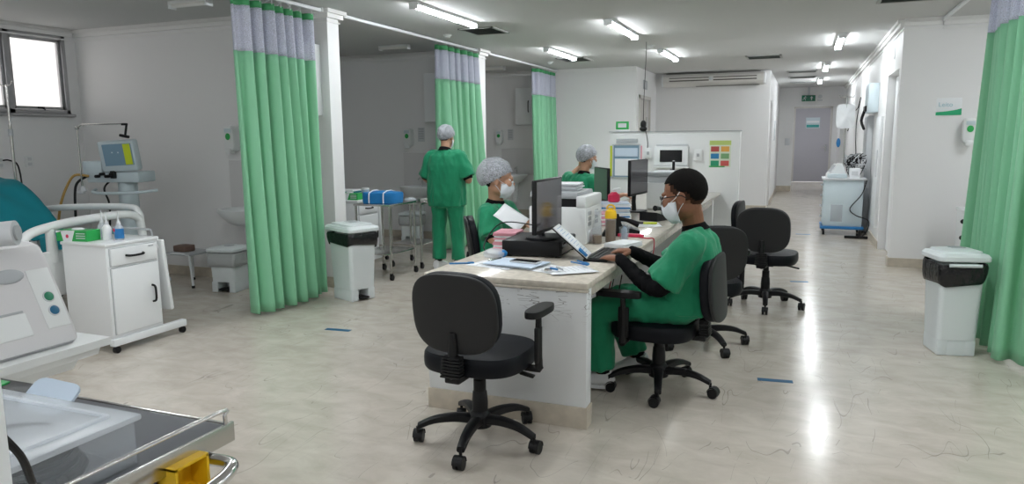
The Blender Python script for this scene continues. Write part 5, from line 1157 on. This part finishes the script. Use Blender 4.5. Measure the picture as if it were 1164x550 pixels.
def person(label, P, skin='skin', group=None, voxel=.006, glasses=False, cap=True, longsleeve=False, mask=True, hs=1., hsc=1., shirt='scrub'):
    org = V((P['hip'][0], P['hip'][1], 0))
    f, l, u0 = frame(P['f']); hf, hl, hu = frame(P['hf'], V(P.get('hu', (0, 0, 1))))
    hc = V(P['head']); nb = V(P['neck'])
    def tors(sp, e=2.4):
        rg = []; N = len(sp)
        for i, (c, a, b_) in enumerate(sp):
            c = V(c); t = (V(sp[min(i+1, N-1)][0])-V(sp[max(i-1, 0)][0])).normalized(); ll = (P['lat'] if 'lat' in P else l); ll = V(ll).normalized()
            rg.append(ring(c, ll, a, ll.cross(t).normalized(), b_, 28, e))
        return rg
    hip, wst, chs, sho = [V(P[k]) for k in ('hip', 'waist', 'chest', 'shoul')]
    W = P.get('w', 1.)
    sL, sR = V(P['sL']), V(P['sR'])
    # body, one continuous skin
    mb = B()
    mb.loft(tors([(hip-(wst-hip)*.5, .12*W, .08), (hip, .145*W, .095), (wst, .12*W, .085), (chs, .14*W, .095), (sho, .13*W, .07), (nb, .05, .05)]))
    limb(mb, [nb-(hc-nb)*.15, nb.lerp(hc, .35)-hf*.01, hc-hu*.045*hs-hf*.018*hs], [.058, .052*hs, .052*hs], 4, 18)
    head_shape(mb, hc, hf, hl, hu, hs)
    for sd in 'LR':
        limb(mb, [P['s'+sd], P['e'+sd], P['w'+sd]], [.042, .040, .025], 6)
        hd = P['h'+sd]; hand(mb, P['w'+sd], hd[0], hd[1], hd[2], hsc, hd[3] if len(hd) > 3 else .4)
        limb(mb, [P['j'+sd], P['k'+sd], P['a'+sd]], [.07, .048, .034], 6)
        a = V(P['a'+sd]); tf = V(P.get('tf'+sd, P['f'])).normalized()
        mb.tube([a-tf*.03+V((0, 0, -.02)), a+tf*.05+V((0, 0, -.04)), a+tf*.13+V((0, 0, -.055))], [.028, .028, .02], 10)
    body = fuse('person', mb, M[skin], None, voxel, 2, origin=org); body.location = org
    tag(body, label, 'person', group)
    # scrub top
    mb = B()
    hem = P.get('hem', .5)
    lo = hip.lerp(wst, -hem)
    mb.loft(tors([(lo, .195*W, .145), (hip, .198*W, .148), (wst, .185*W, .135), (chs, .185*W, .128), (sho-(sho-chs)*.15, .165*W, .105), (sho+(nb-sho)*.35, .115*W, .08), (sho+(nb-sho)*.75, .075, .068)], 2.6))
    for sd in 'LR':
        s_, e_ = V(P['s'+sd]), V(P['e'+sd]); k = P.get('slv', .82); end = s_.lerp(e_, k)
        mid = s_.lerp(e_, k*.5)
        inn = s_.lerp(sho, .45)+V((0, 0, .0))
        mb.tube(crom([inn, s_, mid, end], 4), [.066, .078, .088, P.get('cuffr', .092)], 18); mb.ball(s_, .074, 16)
    top = fuse('scrub_top', mb, M[shirt], body, .010, 5, .010, 8, P['hip'][0]*3, org)
    mb = B()
    ex_ = (V(P['eL'])-sL).normalized()
    # trousers
    mb.loft(tors([(lo-(wst-hip)*.1, .17*W, .13), (hip, .175*W, .135), (wst-(wst-hip)*.1, .16*W, .12)]))
    for sd in 'LR':
        j, k, a = V(P['j'+sd]), V(P['k'+sd]), V(P['a'+sd]); e = a+(k-a)*.06
        mb.tube(crom([j, j.lerp(k, .5), k, k.lerp(e, .5), e], 5), [.105, .092, .080, .076, .078], 18); mb.ball(k, .079, 14); mb.ball(j, .104, 14)
    fuse('scrub_trousers', mb, M['scrub'], body, .011, 5, .011, 7, 3+P['hip'][1], org)
    # collar of the undershirt
    cb_ = B(); ax = (hc-nb).normalized(); rg = []
    for q, r_ in ((-.035, .080), (-.012, .070), (.006, .063), (.008, .057)):
        rg.append(ring(nb+ax*q-hf*.004, l, r_, l.cross(ax).normalized(), r_*1.0, 26, 2))
    cb_.loft(rg); cb_.v = [v-org for v in cb_.v]; cb_.build('undershirt_collar', M['blackcloth'], body)
    if longsleeve:
        for sd in 'LR':
            mb = B(); limb(mb, [V(P['s'+sd]), V(P['e'+sd]), V(P['w'+sd])], [.052, .052, .033], 7, 16); fuse('undershirt_sleeve', mb, M['blackcloth'], body, .007, 2, .004, 22, 5, org)
    elif P.get('cuff', True):
        for sd in 'LR':
            s_, e_ = V(P['s'+sd]), V(P['e'+sd]); k = P.get('slv', .82); mb = B(); mb.tube([s_.lerp(e_, k-.2), s_.lerp(e_, k+.1)], [.055, .052], 14); mb.v = [v-org for v in mb.v]; mb.build('undershirt_cuff', M['blackcloth'], body)
    for sd in 'LR':
        a = V(P['a'+sd]); tf = V(P.get('tf'+sd, P['f'])).normalized(); tl = V((-tf.y, tf.x, 0)).normalized(); R = Matrix(((tf.x, tl.x, 0, 0), (tf.y, tl.y, 0, 0), (tf.z, tl.z, 1, 0), (0, 0, 0, 1)))
        z0 = a-V((0, 0, .085)); mb = B(); rg = []
        for q, h_, w_, zz in ((-.080, .03, .026, .03), (-.065, .065, .040, .035), (-.02, .072, .044, .04), (.05, .055, .048, .035), (.11, .038, .048, .028), (.155, .028, .038, .024), (.178, .014, .020, .02)):
            rg.append([z0-org+tf*q+tl*w_*math.cos(t)+V((0, 0, zz+h_*math.sin(t) if math.sin(t) > 0 else zz+(zz-.012)*math.sin(t))) for t in [2*PI*j/20 for j in range(20)]])
        mb.loft(rg); sh = mb.build('shoe', M['white_sole'], body)
        mb = B(); mb.v = []; rg = [[p_ for p_ in ring(z0-org+tf*.045+V((0, 0, zz)), tf, .128*k_, tl, .046*k_, 24, 2.6)] for zz, k_ in ((.0, .97), (.018, 1), (.02, .96))]
        mb.loft(rg); mb.build('shoe_sole', M['white'], sh)
        mb = B(); mb.ball(z0-org-tf*.01+V((0, 0, .095)), (.050, .041, .020), 12, R); mb.build('shoe_collar', M['blackcloth'], sh)
    # hair, cap, mask
    S = hs
    def hair_keep(q):
        line = .058 if q.x > .06 else (.058-(.06-q.x)*1.0 if q.x > .03 else (.028-(.03-q.x)*1.7 if q.x > .008 else (-.008 if q.x > -.03 else max(-.060, -.010-(-.03-q.x)*2.2))))
        return q.z > line
    shell('hair', hc, hf, hl, hu, S, (.1035, .0805, .0975), (-.012, 0, .028), (hair_keep if cap else (lambda q: hair_keep(q-V((0, 0, .022 if q.x < .05 else .004))))), M['hair'], body, org, .004, .0015, 8)
    if not cap: shell('hair_fade', hc, hf, hl, hu, S, (.1022, .0792, .0962), (-.012, 0, .028), lambda q: hair_keep(q+V((0, 0, .020))) and q.x < .05, M['hairfade'], body, org, .003, .001, 8)
    eye = [hc+(hf*.078+hl*e_*.031+hu*.002)*S-org for e_ in (-1, 1)]
    for p_ in eye:
        e1 = B().ball(p_, .0135*S, 14).build('eye', M['paper'], body); B().ball(p_+hf*.009*S, .0065*S, 10).build('iris', M['hair'], e1)
    if cap:
        def ck(q): return q.z > .052+(-.105 if q.x < -.09 else (q.x-.08)*.62)
        shell('hair_cap', hc, hf, hl, hu, S, P.get('capr', (.125, .106, .118)), P.get('capo', (-.022, 0, .034)), ck, M['cap'], body, org, .0012, .007, 3.0, 80, .0018)
    if mask:
        def mk(q): return q.x > .022 and -.125 < q.z < .0-(.012 if abs(q.y) > .03 else -.006)
        shell('face_mask', hc, hf, hl, hu, S, (.088, .071, .088), (.028, 0, -.048), mk, M['mask'], body, org, .003, .006, 4)
        mb = B(); Q = lambda a, b, d: hc+(hf*a+hl*b+hu*d)*S-org
        for e_ in (-1, 1):
            mb.tube([Q(.05, e_*.070, -.018), Q(.02, e_*.083, -.002), Q(-.006, e_*.090, .022)], .0018, 6, smooth=4)
            mb.tube([Q(.035, e_*.068, -.095), Q(.015, e_*.078, -.06), Q(-.012, e_*.088, -.032)], .0018, 6, smooth=4)
        mb.build('mask_straps', M['mask'], body)
    if glasses:
        g = B(); Q = lambda a, b, d: hc+(hf*a+hl*b+hu*d)*S-org
        for e_ in (-1, 1):
            pts = [Q(.107-.012*abs(math.cos(t))*1, e_*(.032+.026*math.cos(t)), -.004+.019*math.sin(t)) for t in [2*PI*j/20 for j in range(21)]]
            g.tube(pts, .0022, 6)
            g.tube([Q(.100, e_*.058, .006), Q(.085, e_*.076, .008), Q(.02, e_*.086, .006), Q(-.01, e_*.088, .004), Q(-.03, e_*.086, -.012)], .0027, 6, smooth=3)
        g.tube([Q(.106, -.008, .0), Q(.110, 0, .004), Q(.106, .008, 0)], .0025, 6); gl = g.build('glasses', M['black'], body)
        lm = B()
        for e_ in (-1, 1): lm.add([Q(.106-.012*abs(math.cos(t)), e_*(.032+.024*math.cos(t)), -.004+.017*math.sin(t)) for t in [2*PI*j/20 for j in range(20)]], [list(range(20))])
        lm.build('lenses', M['clear'], gl)
    return body

# seated man, facing left (-X), typing
man = dict(f=(-1, .06, 0), hf=(-1, .10, -.22), hip=(-.565, 4.06, .515), waist=(-.56, 4.06, .64), chest=(-.525, 4.06, .79), shoul=(-.525, 4.05, .895), neck=(-.545, 4.03, .965), head=(-.590, 3.985, 1.130),
    sL=(-.535, 3.875, .875), eL=(-.690, 3.83, .640), wL=(-.925, 3.925, .772), hL=((-1, .35, .02), (0, 0, -1), (.1, 1, 0), .45),
    sR=(-.53, 4.235, .875), eR=(-.70, 4.33, .675), wR=(-.915, 4.20, .775), hR=((-1, -.22, .03), (0, 0, -1), (.1, -1, 0), .45),
    jL=(-.60, 3.965, .515), kL=(-1.035, 3.93, .47), aL=(-1.03, 3.93, .10), tfL=(-1, -.05, 0),
    jR=(-.60, 4.155, .515), kR=(-1.03, 4.22, .47), aR=(-.885, 4.21, .13), tfR=(-1, .1, -.25), hem=.25, w=1.05, slv=.88, cuffr=.105)
person('seated man in green scrubs and glasses typing at the desk', man, 'skin', None, .0042, True, False, True, True, 1.16, 1.0)

n1 = dict(f=(.05, 1, 0), hf=(.05, 1, -.25), hip=(-3.63, 7.12, .86), waist=(-3.63, 7.11, 1.0), chest=(-3.63, 7.10, 1.16), shoul=(-3.63, 7.10, 1.27), neck=(-3.63, 7.11, 1.335), head=(-3.635, 7.15, 1.455),
    sL=(-3.80, 7.11, 1.24), eL=(-3.885, 7.12, 1.005), wL=(-3.78, 7.32, .98), hL=((.5, .8, .05), (0, -.3, -1), (1, -.5, 0), .5),
    sR=(-3.46, 7.11, 1.24), eR=(-3.365, 7.12, 1.01), wR=(-3.47, 7.32, .98), hR=((-.5, .8, .05), (0, -.3, -1), (-1, -.5, 0), .5),
    jL=(-3.725, 7.12, .83), kL=(-3.735, 7.13, .45), aL=(-3.735, 7.10, .09), jR=(-3.54, 7.12, .83), kR=(-3.515, 7.13, .45), aR=(-3.50, 7.12, .09), hem=1.05, w=1.12, slv=.92, capr=(.118, .098, .112))
person('standing nurse in green scrubs and hair net seen from behind', n1, 'skinlight', 'nurses in green scrubs', .007, hs=.95)

n2 = dict(f=(1, .15, 0), hf=(1, .32, -.10), hip=(-2.13, 4.93, .53), waist=(-2.125, 4.93, .66), chest=(-2.10, 4.92, .82), shoul=(-2.09, 4.90, .92), neck=(-2.085, 4.89, .99), head=(-2.055, 4.86, 1.145),
    sR=(-2.085, 4.74, .905), eR=(-2.02, 4.66, .74), wR=(-1.84, 4.68, .782), hR=((1, .25, .0), (0, 0, -1), (0, 1, 0), .5),
    sL=(-2.08, 5.07, .905), eL=(-2.03, 5.14, .76), wL=(-1.88, 5.00, .83), hL=((.8, -.5, .15), (0, 0, -1), (0, -1, .2), .6),
    jR=(-2.10, 4.83, .52), kR=(-1.72, 4.80, .50), aR=(-1.74, 4.80, .09), jL=(-2.10, 5.02, .52), kL=(-1.72, 5.08, .50), aL=(-1.74, 5.08, .09), hem=.25, w=1.0, slv=.95, capr=(.128, .110, .120), capo=(-.030, 0, .034))
person('seated nurse with hair net reading a sheet of paper at the desk', n2, 'skinlight', 'nurses in green scrubs', .006, hs=1.05)
hp = sheet('held_paper', 'white sheet of paper held up by the seated nurse', -1.83, 4.80, .88, .13, .22, 0, bend=.004, lines=False, group=None)
a_ = V((.80, -.10, -.42)).normalized(); n_v = V((.30, -.72, .62)); n_v = (n_v-a_*n_v.dot(a_)).normalized(); b_v = n_v.cross(a_)
hp.matrix_world = Matrix(((b_v.x, a_.x, n_v.x, -1.86), (b_v.y, a_.y, n_v.y, 4.62), (b_v.z, a_.z, n_v.z, .90), (0, 0, 0, 1)))

n3 = dict(f=(.55, .83, 0), hf=(.7, .7, -.1), hip=(-2.40, 8.05, .56), waist=(-2.40, 8.05, .70), chest=(-2.37, 8.05, .87), shoul=(-2.35, 8.06, .98), neck=(-2.33, 8.07, 1.05), head=(-2.30, 8.09, 1.205),
    sR=(-2.20, 7.98, .95), eR=(-2.10, 8.03, .74), wR=(-1.90, 8.15, .79), hR=((1, .3, 0), (0, 0, -1), (0, 1, 0), .4),
    sL=(-2.50, 8.14, .95), eL=(-2.60, 8.28, .95), wL=(-2.47, 8.36, 1.10), hL=((.1, .1, 1), (.8, -.2, 0), (.3, -1, 0), .9),
    jR=(-2.32, 7.98, .54), kR=(-2.05, 8.25, .50), aR=(-2.05, 8.25, .09), jL=(-2.45, 8.12, .54), kL=(-2.25, 8.50, .50), aL=(-2.25, 8.50, .09), hem=.25, w=1.0, slv=.9, capr=(.124, .106, .125))
person('nurse with hair net seated far along the desk behind a monitor', n3, 'skinlight', 'nurses in green scrubs', .008)
# ------------------------------------------------------------------ light and view
w = bpy.data.worlds.new('sky'); SC.world = w; w.use_nodes = True
bgn = w.node_tree.nodes['Background']; bgn.inputs[0].default_value = (1, .99, .98, 1); bgn.inputs[1].default_value = .5
SC.view_settings.view_transform = 'Standard'; SC.view_settings.look = 'None'; SC.view_settings.gamma = 1; SC.view_settings.use_curve_mapping = False
SC.view_settings.exposure = 1.42
